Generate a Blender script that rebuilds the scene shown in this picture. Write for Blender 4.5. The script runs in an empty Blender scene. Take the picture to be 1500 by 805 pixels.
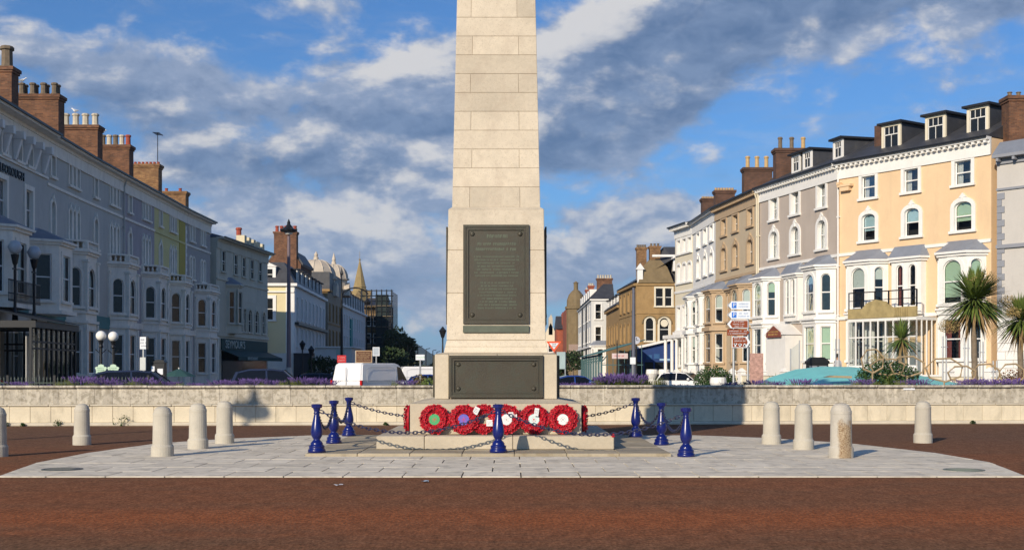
import bpy, bmesh, math, random
from math import sin, cos, pi, radians as R, atan2, sqrt, hypot
from mathutils import Vector, Matrix
random.seed(7)
SC = bpy.context.scene
COL = SC.collection
# ------------------------------------------------------------------ camera
F = 1800.0; EYE = 1.65; HY = 543.0            # focal length and horizon, in photo pixels
def PX(px, Y): return (px - 750.0) / F * Y
def PZ(py, Y): return EYE + (HY - py) / F * Y
cam = bpy.data.cameras.new('camera'); co = bpy.data.objects.new('camera', cam); COL.objects.link(co)
co.location = (0, 0, EYE); co.rotation_euler = (R(90), 0, 0)
cam.sensor_width = 36; cam.lens = 43.2; cam.shift_y = 140.5 / 1500
cam.clip_start = 0.1; cam.clip_end = 20000
SC.camera = co
# ------------------------------------------------------------------ sun, sky, exposure
SUN_EL = 22.0; SUN_AZ = 29.0                  # the sun stands behind the camera to the left
d = Vector((sin(R(SUN_AZ)) * cos(R(SUN_EL)), cos(R(SUN_AZ)) * cos(R(SUN_EL)), -sin(R(SUN_EL))))
sl = bpy.data.lights.new('sun', 'SUN'); sl.energy = 4.7; sl.angle = R(0.53); sl.color = (1.0, 0.865, 0.68)
so = bpy.data.objects.new('sun', sl); COL.objects.link(so); so.rotation_euler = d.to_track_quat('-Z', 'Y').to_euler()
SC.view_settings.view_transform = 'Standard'; SC.view_settings.look = 'None'
SC.view_settings.exposure = 0.0; SC.view_settings.gamma = 1.0

world = bpy.data.worlds.new('World'); SC.world = world; world.use_nodes = True
wt = world.node_tree; wt.nodes.clear()
class NB:
    """tiny helper to write node maths"""
    def __init__(s, t): s.t = t
    def n(s, typ, **kw):
        o = s.t.nodes.new(typ)
        for k, v in kw.items(): setattr(o, k, v)
        return o
    def put(s, sock, v):
        if isinstance(v, (int, float)): sock.default_value = v
        elif isinstance(v, (tuple, list)): sock.default_value = v
        else: s.t.links.new(v, sock)
    def m(s, op, a, b=None, c=None, clamp=False):
        o = s.n('ShaderNodeMath', operation=op, use_clamp=clamp)
        s.put(o.inputs[0], a)
        if b is not None: s.put(o.inputs[1], b)
        if c is not None: s.put(o.inputs[2], c)
        return o.outputs[0]
    def rng(s, v, a, b, c=0., d=1., kind='LINEAR'):
        o = s.n('ShaderNodeMapRange', interpolation_type=kind)
        s.put(o.inputs[0], v); s.put(o.inputs[1], a); s.put(o.inputs[2], b); s.put(o.inputs[3], c); s.put(o.inputs[4], d)
        return o.outputs[0]
    def mix(s, f, a, b, mode='MIX'):
        o = s.n('ShaderNodeMix', data_type='RGBA', blend_type=mode)
        s.put(o.inputs[0], f); s.put(o.inputs[6], a); s.put(o.inputs[7], b)
        return o.outputs[2]
    def noise(s, vec, scale, detail=4, rough=.55, dist=0.):
        o = s.n('ShaderNodeTexNoise'); s.put(o.inputs['Vector'], vec)
        o.inputs['Scale'].default_value = scale; o.inputs['Detail'].default_value = detail
        o.inputs['Roughness'].default_value = rough; o.inputs['Distortion'].default_value = dist
        return o.outputs[0]
    def xyz(s, x, y, z):
        o = s.n('ShaderNodeCombineXYZ'); s.put(o.inputs[0], x); s.put(o.inputs[1], y); s.put(o.inputs[2], z); return o.outputs[0]
    def sep(s, v):
        o = s.n('ShaderNodeSeparateXYZ'); s.put(o.inputs[0], v); return o.outputs
nb = NB(wt)
sky = nb.n('ShaderNodeTexSky', sky_type='NISHITA'); sky.sun_disc = False
sky.sun_elevation = R(SUN_EL); sky.sun_rotation = R(180 + SUN_AZ); sky.air_density = 1.0; sky.dust_density = 0.6; sky.ozone_density = 2.5
tc = nb.n('ShaderNodeTexCoord'); sx, sy, sz = nb.sep(tc.outputs['Generated'])
az = nb.m('ARCTAN2', sx, sy); el = nb.m('ARCSINE', sz)
U = nb.m('MULTIPLY', az, F / 100.); V = nb.m('MULTIPLY', el, F / 100.)      # hundreds of photo pixels of arc
def blobs(lst):
    tot = None
    for (cx, cy, rx, ry, ang, amp) in lst:
        dx = nb.m('SUBTRACT', U, (cx - 750) / 100.); dy = nb.m('SUBTRACT', V, (HY - cy) / 100.)
        c, s_ = cos(R(ang)), sin(R(ang))
        a = nb.m('MULTIPLY', nb.m('ADD', nb.m('MULTIPLY', dx, c), nb.m('MULTIPLY', dy, s_)), 100. / rx)
        b = nb.m('MULTIPLY', nb.m('SUBTRACT', nb.m('MULTIPLY', dy, c), nb.m('MULTIPLY', dx, s_)), 100. / ry)
        q = nb.m('ADD', nb.m('MULTIPLY', a, a), nb.m('MULTIPLY', b, b))
        e = nb.m('MULTIPLY', nb.m('EXPONENT', nb.m('MULTIPLY', q, -1.)), amp)
        tot = e if tot is None else nb.m('ADD', tot, e)
    return tot
cover = blobs([(1180, 45, 400, 78, 9, 1.3), (870, 110, 130, 110, 20, 1.2), (840, 190, 110, 60, 0, 1.0), (1460, 30, 160, 60, 0, .8), (960, 150, 120, 60, 20, .7),
               (590, 125, 130, 65, 5, 1.0), (370, 160, 290, 44, -12, .85), (160, 140, 190, 38, -14, .7), (330, 240, 240, 50, -6, .9), (620, 215, 110, 60, 0, 1.0),
               (45, 25, 55, 38, 0, .7), (490, 28, 70, 20, 0, .75), (560, 345, 130, 62, 10, 1.1), (400, 325, 100, 34, 12, 1.0), (920, 350, 150, 46, 12, 1.1), (985, 318, 50, 24, 10, .7),
               (590, 440, 170, 50, 0, .9), (840, 410, 150, 40, 0, .95), (240, 320, 90, 26, 0, .5), (830, 320, 60, 20, 0, .6)])
dark = blobs([(1230, 20, 400, 48, 8, 1.1), (1010, 130, 150, 50, 18, .7), (850, 205, 90, 40, 10, .7), (350, 262, 130, 20, -3, 1.0), (600, 190, 110, 24, 0, .8), (180, 170, 170, 34, -10, .6),
              (430, 235, 240, 30, -5, .5), (640, 255, 60, 14, 0, .5)])
lift = blobs([(880, 50, 75, 50, 20, 1.0), (800, 120, 60, 50, 0, .6), (590, 100, 90, 30, 5, .9), (570, 325, 80, 34, 0, 1.0), (410, 318, 80, 18, 0, .8), (960, 332, 90, 22, 10, .9), (650, 235, 50, 20, 0, .7), (50, 22, 50, 30, 0, .8), (330, 212, 50, 16, 0, .7), (490, 25, 60, 14, 0, .6)])
UV = lambda du, dv: nb.xyz(nb.m('ADD', U, du), nb.m('MULTIPLY', nb.m('ADD', V, dv), 1.75), nb.m('MULTIPLY', sy, 3.0))
vec = UV(0., 0.); fld = lambda v: nb.m('ADD', nb.m('MULTIPLY', nb.noise(v, .75, 9, .55, .25), .76), nb.m('MULTIPLY', nb.noise(v, 2.2, 6, .56, .15), .24))
n0 = fld(vec); nU = fld(UV(-.16, .22))
c0 = nb.m('ADD', nb.m('ADD', cover, .12), nb.m('MULTIPLY', nb.m('SUBTRACT', n0, .5), 4.0))
dens = nb.rng(c0, .22, 1.0, 0., 1., 'SMOOTHSTEP')
n3 = nb.noise(nb.xyz(U, nb.m('MULTIPLY', V, 4.5), 3.3), .7, 7, .65, .4)
wisp = nb.m('MULTIPLY', nb.rng(n3, .46, .72, 0., .55), nb.rng(V, 0., 4.8, 1., .45))
dens = nb.m('MAXIMUM', dens, wisp)
rel = nb.m('MULTIPLY', nb.m('SUBTRACT', n0, nU), 4.0)                     # sunward side of each billow
shade = nb.m('SUBTRACT', nb.m('ADD', dark, nb.m('MULTIPLY', nb.m('SUBTRACT', c0, .9), .25)), nb.m('ADD', rel, nb.m('MULTIPLY', lift, .6)))
shade = nb.rng(shade, -.3, 1.05, 0., 1., 'SMOOTHSTEP')
dv = nb.rng(nb.noise(UV(3., 1.), 1.6, 7, .6, .4), .35, .65, 0., 1.)
bright = nb.rng(nb.m('ADD', lift, nb.m('MULTIPLY', rel, 1.3)), -.1, 1.0, 0., 1., 'SMOOTHSTEP')
ccol = nb.mix(shade, nb.mix(bright, (4.2, 5.1, 7.0, 1), (9.0, 8.8, 8.7, 1)), nb.mix(dv, (1.35, 2.25, 4.1, 1), (2.5, 3.5, 5.5, 1)))
skc = nb.mix(1.0, sky.outputs[0], (.55, .97, 1.47, 1), 'MULTIPLY')
skc = nb.mix(nb.rng(V, 0., 2.8, .7, 0.), skc, (2.9, 4.8, 7.8, 1))
fin = nb.mix(nb.m('MULTIPLY', dens, .94), skc, ccol)
bg = nb.n('ShaderNodeBackground'); nb.put(bg.inputs[0], fin); bg.inputs[1].default_value = 0.08
out = nb.n('ShaderNodeOutputWorld'); wt.links.new(bg.outputs[0], out.inputs[0])

# ------------------------------------------------------------------ materials
MATS = {}
def mat(name, col, rough=.8, var=.12, scale=1.5, bump=0., bscale=25., spec=.35, rnd=0., metal=0., streak=None, spots=None, coat=0.):
    if name in MATS: return MATS[name]
    m = bpy.data.materials.new(name); m.use_nodes = True; t = m.node_tree; b = t.nodes['Principled BSDF']; k = NB(t)
    g = k.n('ShaderNodeNewGeometry'); P = g.outputs['Position']
    a = k.noise(P, scale, 5, .6); c = k.noise(P, scale * 11, 4, .6)
    f = k.m('ADD', k.rng(a, .25, .75, 1 - var, 1 + var), k.rng(c, .25, .75, -var * .5, var * .5))
    if rnd:
        oi = k.n('ShaderNodeObjectInfo'); f = k.m('MULTIPLY', f, k.rng(oi.outputs['Random'], 0, 1, 1 - rnd, 1 + rnd))
    base = k.mix(1., (*col, 1), k.xyz(f, f, f), 'MULTIPLY')
    if streak:        # (colour, amount, horizontal scale, vertical scale): weather marks running down the wall
        sc, am, hs, vs = streak; x, y, z = k.sep(P)
        s1 = k.noise(k.xyz(k.m('MULTIPLY', x, hs), k.m('MULTIPLY', y, hs), k.m('MULTIPLY', z, vs)), 1., 5, .65, .3)
        base = k.mix(k.rng(s1, .52, .72, 0., am), base, (*sc, 1))
    if spots:         # (colour, amount, scale, threshold)
        sc, am, ss, th = spots
        s2 = k.noise(P, ss, 3, .6)
        base = k.mix(k.rng(s2, th, th + .08, 0., am), base, (*sc, 1))
    t.links.new(base, b.inputs['Base Color'])
    b.inputs['Roughness'].default_value = rough; b.inputs['Specular IOR Level'].default_value = spec; b.inputs['Metallic'].default_value = metal
    b.inputs['Coat Weight'].default_value = coat
    if bump:
        bn = k.n('ShaderNodeBump'); bn.inputs['Strength'].default_value = min(1., bump); bn.inputs['Distance'].default_value = .02
        t.links.new(k.noise(P, bscale, 5, .65), bn.inputs['Height']); t.links.new(bn.outputs[0], b.inputs['Normal'])
    MATS[name] = m; return m
def brickmat(name, c1, c2, mortar, sc=1.0):
    m = bpy.data.materials.new(name); m.use_nodes = True; t = m.node_tree; b = t.nodes['Principled BSDF']; k = NB(t)
    g = k.n('ShaderNodeNewGeometry'); x, y, z = k.sep(g.outputs['Position'])
    br = k.n('ShaderNodeTexBrick'); k.put(br.inputs['Vector'], k.xyz(k.m('ADD', x, y), z, 0.))
    br.inputs['Color1'].default_value = (*c1, 1); br.inputs['Color2'].default_value = (*c2, 1); br.inputs['Mortar'].default_value = (*mortar, 1)
    br.inputs['Scale'].default_value = sc; br.inputs['Brick Width'].default_value = .235; br.inputs['Row Height'].default_value = .078; br.inputs['Mortar Size'].default_value = .008
    n = k.noise(g.outputs['Position'], 1.6, 5, .6); f = k.rng(n, .3, .7, .65, 1.25)
    t.links.new(k.mix(1., br.outputs[0], k.xyz(f, f, f), 'MULTIPLY'), b.inputs['Base Color']); b.inputs['Roughness'].default_value = .9
    MATS[name] = m; return m
def glassmat(name, tint, refl):
    m = bpy.data.materials.new(name); m.use_nodes = True; t = m.node_tree; k = NB(t); t.nodes.remove(t.nodes['Principled BSDF'])
    tr = k.n('ShaderNodeBsdfTransparent'); tr.inputs[0].default_value = (*tint, 1)
    gl = k.n('ShaderNodeBsdfGlossy'); gl.inputs['Roughness'].default_value = .03; gl.inputs[0].default_value = (.9, .95, 1, 1)
    lw = k.n('ShaderNodeLayerWeight'); lw.inputs[0].default_value = .35
    n = k.n('ShaderNodeBump'); n.inputs['Strength'].default_value = .12; n.inputs['Distance'].default_value = .05
    g = k.n('ShaderNodeNewGeometry'); t.links.new(k.noise(g.outputs['Position'], 1.3, 2), n.inputs['Height']); t.links.new(n.outputs[0], gl.inputs['Normal'])
    f = k.rng(lw.outputs['Fresnel'], 0, 1, refl, .5)
    mx = k.n('ShaderNodeMixShader'); t.links.new(f, mx.inputs[0]); t.links.new(tr.outputs[0], mx.inputs[1]); t.links.new(gl.outputs[0], mx.inputs[2])
    t.links.new(mx.outputs[0], t.nodes['Material Output'].inputs[0]); MATS[name] = m; return m

G_STONE = mat('granite', (.60, .525, .41), .85, .13, 1.1, .45, 60, .2, rnd=.10, streak=((.42, .34, .26), .35, 2.2, 1.6), spots=((.36, .30, .22), .45, 38, .58))
G_STAIN = mat('granite_stained', (.52, .43, .32), .85, .16, 1.4, .35, 60, .3, rnd=.06, spots=((.36, .27, .19), .5, 9, .52))
G_LOW = mat('granite_base', (.52, .45, .34), .85, .13, 1.2, .35, 55, .3, rnd=.05, spots=((.30, .26, .18), .4, 50, .58))
MORTAR = mat('mortar', (.38, .31, .22), .95)
BRONZE = mat('bronze', (.056, .048, .032), .45, .16, 2.5, .2, 40, .5, metal=.3, spots=((.048, .052, .036), .45, 5, .50))
BRONZE_L = mat('bronze_letters', (.17, .20, .14), .4, .1, 5, metal=.3)
BRONZE_G = mat('bronze_green', (.105, .12, .09), .5, .2, 5, metal=.2)
BLUE = mat('blue_gloss_paint', (.004, .010, .12), .28, .15, 6, 0, 30, .45, coat=.15)
BLUE_CH = mat('blue_chain_paint', (.018, .024, .07), .4, .25, 9, spots=((.09, .06, .04), .7, 14, .55))
POPPY = mat('poppy_red', (.58, .007, .024), .5, .35, 25, 0, 30, .4)
POPPY_D = mat('poppy_dark_red', (.36, .004, .014), .6, .3, 25)
LEAFG = mat('wreath_green', (.03, .07, .025), .7)
CARD = mat('white_card', (.72, .72, .70), .5, .03)
GREEN_D = mat('green_disc', (.05, .33, .12), .5, .2, 40); PURP_D = mat('purple_disc', (.12, .10, .45), .5, .2, 40); TEAL_D = mat('pale_teal_disc', (.55, .68, .66), .5, .15, 40)
PAVE = mat('paving_stone', (.69, .62, .50), .9, .12, 1.1, .12, 45, .08, rnd=.09, spots=((.40, .36, .30), .55, 3.2, .53))
PAVE_J = mat('paving_joint', (.10, .085, .07), .95)
PLAT = mat('platform_stone', (.37, .315, .225), .85, .16, 1.3, .2, 45, .3, rnd=.10, spots=((.22, .17, .10), .5, 2.5, .56))
STONEB = mat('bollard_stone', (.50, .46, .38), .88, .10, 3, .4, 70, .3, rnd=.05, spots=((.32, .29, .23), .4, 80, .60))
def worn():
    m = mat('bollard_stone_worn', (.50, .46, .39), .9, .14, 4, .7, 50, .3); t = m.node_tree; k = NB(t); b = t.nodes['Principled BSDF']; src = b.inputs['Base Color'].links[0].from_socket
    P = k.n('ShaderNodeTexCoord').outputs['Object']; x, y, z = k.sep(P); n = k.noise(P, 7, 4, .7)
    msk = k.m('MULTIPLY', k.rng(k.m('ADD', z, k.m('MULTIPLY', n, .5)), .98, .86), k.rng(k.m('ADD', k.m('ABSOLUTE', k.m('SUBTRACT', x, .03)), k.m('MULTIPLY', n, .12)), .21, .16))
    c = k.mix(k.rng(k.noise(P, 48, 3, .7), .42, .58), (.20, .12, .06, 1), (.46, .36, .24, 1)); t.links.new(k.mix(msk, src, c), b.inputs['Base Color']); return m
STONEW = worn()
STONEY = mat('bollard_stone_lichen', (.50, .46, .38), .88, .10, 3, .4, 70, .3, spots=((.42, .30, .06), .7, 9, .68))
WALLU = mat('weathered_wall', (.44, .40, .33), .92, .2, 2.2, .8, 22, .25, rnd=.10, streak=((.62, .57, .47), .9, 5.5, 1.1), spots=((.25, .22, .165), .6, 7.5, .50))
def runs():
    m = WALLU; t = m.node_tree; k = NB(t); b = t.nodes['Principled BSDF']; src = b.inputs['Base Color'].links[0].from_socket
    P = k.n('ShaderNodeNewGeometry').outputs['Position']; x, y, z = k.sep(P)
    n = k.noise(k.xyz(k.m('MULTIPLY', x, 6.5), 0., k.m('MULTIPLY', z, .5)), 1., 4, .7); n2_ = k.noise(P, 9., 4, .7)
    mk = k.m('MULTIPLY', k.rng(n, .50, .62, 0., 1.), k.rng(k.m('ADD', z, k.m('MULTIPLY', n2_, .55)), 1.05, 1.45, 0., .85))
    t.links.new(k.mix(mk, src, (.66, .61, .50, 1)), b.inputs['Base Color'])
runs()
WALLJ = mat('pale_mortar', (.40, .355, .28), .95, .2, 4)
WALLL = mat('cream_wall', (.66, .58, .43), .85, .1, 1.6, .3, 22, .3, rnd=.05, streak=((.34, .30, .22), .55, 2.6, .9))
WALLC = mat('ledge', (.58, .52, .41), .88, .15, 2.5, .3, 18)
SLATE = mat('slate', (.045, .047, .055), .55, .25, 1.2, .4, 9, .5, streak=((.10, .095, .09), .5, 2.0, 1.2))
LEAD = mat('lead', (.21, .23, .27), .5, .12, 2, .1, 9, .5)
IRON = mat('black_iron', (.012, .013, .015), .45, .1, 5)
WHITE = mat('white_paint', (.78, .76, .72), .6, .05, 2.2, .05, 14, .4, streak=((.58, .55, .50), .30, 2.2, .4))
OFFW = mat('off_white_paint', (.82, .76, .66), .7, .08, 2.2, .05, 14, .3, streak=((.45, .42, .36), .45, 2.6, .5))
CREAM = mat('cream_paint', (.70, .63, .48), .65, .06, 2.2, .05, 14)
YELLOW = mat('apricot_stucco', (.74, .53, .32), .8, .06, .7, .1, 12, .3, streak=((.58, .42, .27), .4, 1.2, .3))
TAUPE = mat('taupe_stucco', (.47, .40, .34), .8, .06, .7, .1, 12, .3, streak=((.37, .31, .26), .4, 2., .3))
BROWNS = mat('sand_stucco', (.52, .42, .29), .8, .06, .7, .1, 12, .3)
BROWNT = mat('tan_trim', (.45, .33, .21), .75, .08, 2, .1, 12)
PALEGREY = mat('pale_grey_stucco', (.52, .49, .45), .8, .05, .8, streak=((.42, .40, .37), .4, 1.6, .3))
GREYT = mat('grey_trim', (.26, .27, .30), .75, .06, 2)
LBLUE = mat('pale_blue_stucco', (.48, .475, .44), .8, .08, .7, .1, 12, streak=((.36, .36, .34), .45, 2.4, .35))
LILAC = mat('lilac_stucco', (.38, .35, .37), .8, .08, .7, .1, 12, streak=((.22, .22, .25), .4, 2.4, .35))
LEMON = mat('lemon_stucco', (.62, .56, .26), .8, .06, .7, .1, 12)
OCHRE = mat('ochre_stucco', (.45, .36, .07), .8, .06, .7, .1, 12)
GREYS = mat('grey_stucco', (.38, .36, .34), .8, .07, .7, .1, 12)
STONEC = mat('greenish_cream_stucco', (.55, .52, .42), .8, .08, .7, .1, 12, streak=((.30, .30, .25), .45, 2., .4))
PALEY = mat('pale_yellow_stucco', (.70, .60, .36), .8, .04, .7)
WBLUE = mat('cool_white_paint', (.60, .60, .58), .65, .05, 2, .05, 14)
TEALP = mat('teal_paint', (.07, .20, .20), .6, .1, 3)
BRICK = brickmat('red_brick', (.20, .085, .04), (.10, .042, .024), (.13, .09, .06))
BRICKY = brickmat('yellow_brick', (.32, .18, .075), (.19, .09, .04), (.15, .10, .06))
BRICKD = brickmat('dark_brick', (.13, .06, .035), (.09, .045, .03), (.07, .05, .04))
BRICKR = brickmat('bright_red_brick', (.38, .09, .04), (.30, .07, .035), (.2, .1, .07))
SANDST = mat('brown_sandstone', (.33, .21, .09), .85, .2, 1.0, .4, 10, .3, streak=((.20, .13, .06), .6, 1.6, .6))
SANDD = mat('brown_roof_stone', (.20, .145, .075), .85, .2, 1.4, .3, 10)
POTY = mat('buff_pot', (.50, .34, .16), .8, .15, 5); POTR = mat('red_pot', (.33, .07, .04), .8, .15, 5); POTD = mat('sooty_pot', (.17, .13, .09), .9, .25, 6); POTW = mat('pale_pot', (.52, .46, .36), .8, .15, 5)
PANE = glassmat('window_glass', (.80, .84, .84), .06)
PANED = mat('dark_window_glass', (.014, .016, .018), .12, .2, 2, 0, 5, .4)
BLIND = mat('blind', (.62, .66, .60), .8, .04); BLINDG = mat('green_blind', (.46, .60, .42), .8, .04); BLINDB = mat('pale_blue_blind', (.45, .62, .66), .8, .04)
CURT = mat('net_curtain', (.60, .58, .54), .9, .15, 9); CURTR = mat('red_curtain', (.22, .06, .05), .9, .15, 9)
ROOM_SHADE = mat('painted_room_shade', (.03, .028, .026), .95)  # near-black colour carries the shade of the unlit rooms
def asphalt():
    m = bpy.data.materials.new('red_asphalt'); m.use_nodes = True; t = m.node_tree; b = t.nodes['Principled BSDF']; k = NB(t)
    P = k.n('ShaderNodeNewGeometry').outputs['Position']; x, y, z = k.sep(P)
    big = k.noise(k.xyz(k.m('MULTIPLY', x, .22), k.m('MULTIPLY', y, .6), 0.), 1., 8, .72, 1.)
    fine = k.noise(k.xyz(x, k.m('MULTIPLY', y, .4), 0.), 26, 6, .8); vf = k.noise(P, 95, 3, .7)
    c = k.mix(k.rng(big, .40, .62), (.175, .092, .052, 1), (.215, .092, .046, 1))
    red = k.rng(k.m('ABSOLUTE', k.m('SUBTRACT', k.m('ADD', y, k.rng(big, 0, 1, -.8, .8)), 13.8)), 0., 1.6, 1., 0., 'SMOOTHSTEP')
    sp = k.noise(P, 42, 4, .8); c = k.mix(k.m('MULTIPLY', k.m('ADD', k.m('MULTIPLY', red, .85), .25), k.rng(sp, .47, .55)), c, (.40, .108, .032, 1))
    nr = k.rng(k.m('ADD', y, k.rng(big, 0, 1, -1., 1.)), 11.4, 12.3, 1., 0.)
    c = k.mix(k.m('MULTIPLY', nr, .4), c, (.145, .095, .056, 1))
    fr = k.rng(y, 22., 30., 0., .75); c = k.mix(fr, c, (.145, .085, .056, 1))
    f = k.m('MULTIPLY', k.rng(fine, .36, .64, .50, 1.55), k.rng(k.noise(k.xyz(x, k.m('MULTIPLY', y, .45), 0.), 5.0, 6, .75), .35, .65, .78, 1.24)); c = k.mix(1., c, k.xyz(f, f, f), 'MULTIPLY')
    c = k.mix(k.rng(vf, .66, .74), c, (.42, .32, .24, 1)); c = k.mix(k.rng(vf, .36, .28, 0., .7), c, (.03, .02, .018, 1))
    t.links.new(c, b.inputs['Base Color']); b.inputs['Roughness'].default_value = .95; b.inputs['Specular IOR Level'].default_value = .05
    bn = k.n('ShaderNodeBump'); bn.inputs['Strength'].default_value = .9; bn.inputs['Distance'].default_value = .012
    t.links.new(k.noise(P, 60, 4, .7), bn.inputs['Height']); t.links.new(bn.outputs[0], b.inputs['Normal']); return m
ASPH = asphalt()
ROAD = mat('road_asphalt', (.055, .055, .058), .85, .15, .8, .3, 40)
EARTH = mat('ground', (.09, .085, .06), .95, .2, .2)
SOIL = mat('soil', (.06, .045, .03), .95, .3, 4, .5, 12)
LAVG = mat('lavender_foliage', (.13, .17, .045), .8, .3, 3, spots=((.20, .20, .05), .6, 3, .5)); LAVF = mat('lavender_flowers', (.13, .08, .25), .8, .35, 6)
LEAFC = mat('cordyline_leaf', (.115, .16, .035), .45, .35, 3, spec=.5); LEAFD = mat('dead_leaf', (.24, .16, .07), .85, .3, 6); BARK = mat('bark', (.20, .155, .11), .9, .3, 8, .5, 20)
SHRUB = mat('shrub_leaf', (.035, .075, .02), .6, .35, 2.5); TREEL = mat('tree_leaf', (.028, .05, .016), .7, .35, .8); TREEL2 = mat('tree_leaf_olive', (.042, .052, .018), .7, .35, .8)
CARW = mat('white_car_paint', (.80, .80, .80), .25, .02, 1, 0, 5, .5, coat=.6); CARN = mat('navy_car_paint', (.012, .016, .04), .2, .05, 1, 0, 5, .5, coat=.7)
CARB = mat('blue_car_paint', (.02, .05, .22), .2, .05, 1, 0, 5, .5, coat=.7); CARR = mat('red_car_paint', (.45, .015, .015), .2, .05, 1, 0, 5, .5, coat=.7)
TYRE = mat('tyre', (.02, .02, .02), .9); RIM = mat('wheel_rim', (.4, .4, .42), .3, .05, metal=.8); LAMPR = mat('tail_lamp', (.5, .01, .01), .15, .1, 8); LAMPW = mat('head_lamp', (.7, .7, .7), .1)
TURQ = mat('turquoise_surface', (.20, .62, .60), .6, .1, 1.5); WOOD = mat('pale_wood', (.36, .27, .16), .85, .2, 8)
STEEL = mat('galvanised_steel', (.42, .43, .44), .4, .08, 4, metal=.6); NAVY = mat('navy_paint', (.015, .045, .17), .5, .15, 1.5)
SIGNBR = mat('brown_sign', (.26, .055, .015), .5, .05); SIGNW = mat('white_sign', (.75, .77, .80), .45, .03); SIGNB = mat('blue_sign', (.03, .17, .62), .45, .05); SIGNR = mat('red_sign', (.52, .02, .025), .45, .05); SIGNO = mat('orange_red_border', (.75, .10, .03), .45, .05)
GLOBE = mat('opal_globe', (.86, .83, .76), .3, .02); PGREEN = mat('pale_green_sign', (.50, .66, .50), .5, .04); POSTP = mat('purple_grey_post', (.17, .13, .15), .5, .1, 3)
DGREEN = mat('dark_green_awning', (.012, .05, .045), .7, .1, 2); SKIN = mat('skin', (.5, .3, .2), .6); CLOTHW = mat('white_shirt', (.7, .68, .66), .8); CLOTHD = mat('dark_trousers', (.02, .02, .03), .8)
DOMEM = mat('pale_dome', (.55, .47, .37), .7, .12, .6); COPPER = mat('verdigris', (.07, .30, .28), .6, .1, 2); LITW = mat('litter', (.75, .75, .75), .6, .1, 20)
HILLM = mat('hill', (.045, .075, .085), .95, .3, .004, streak=None); HAIR = mat('dark_hair', (.02, .015, .01), .7)

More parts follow.
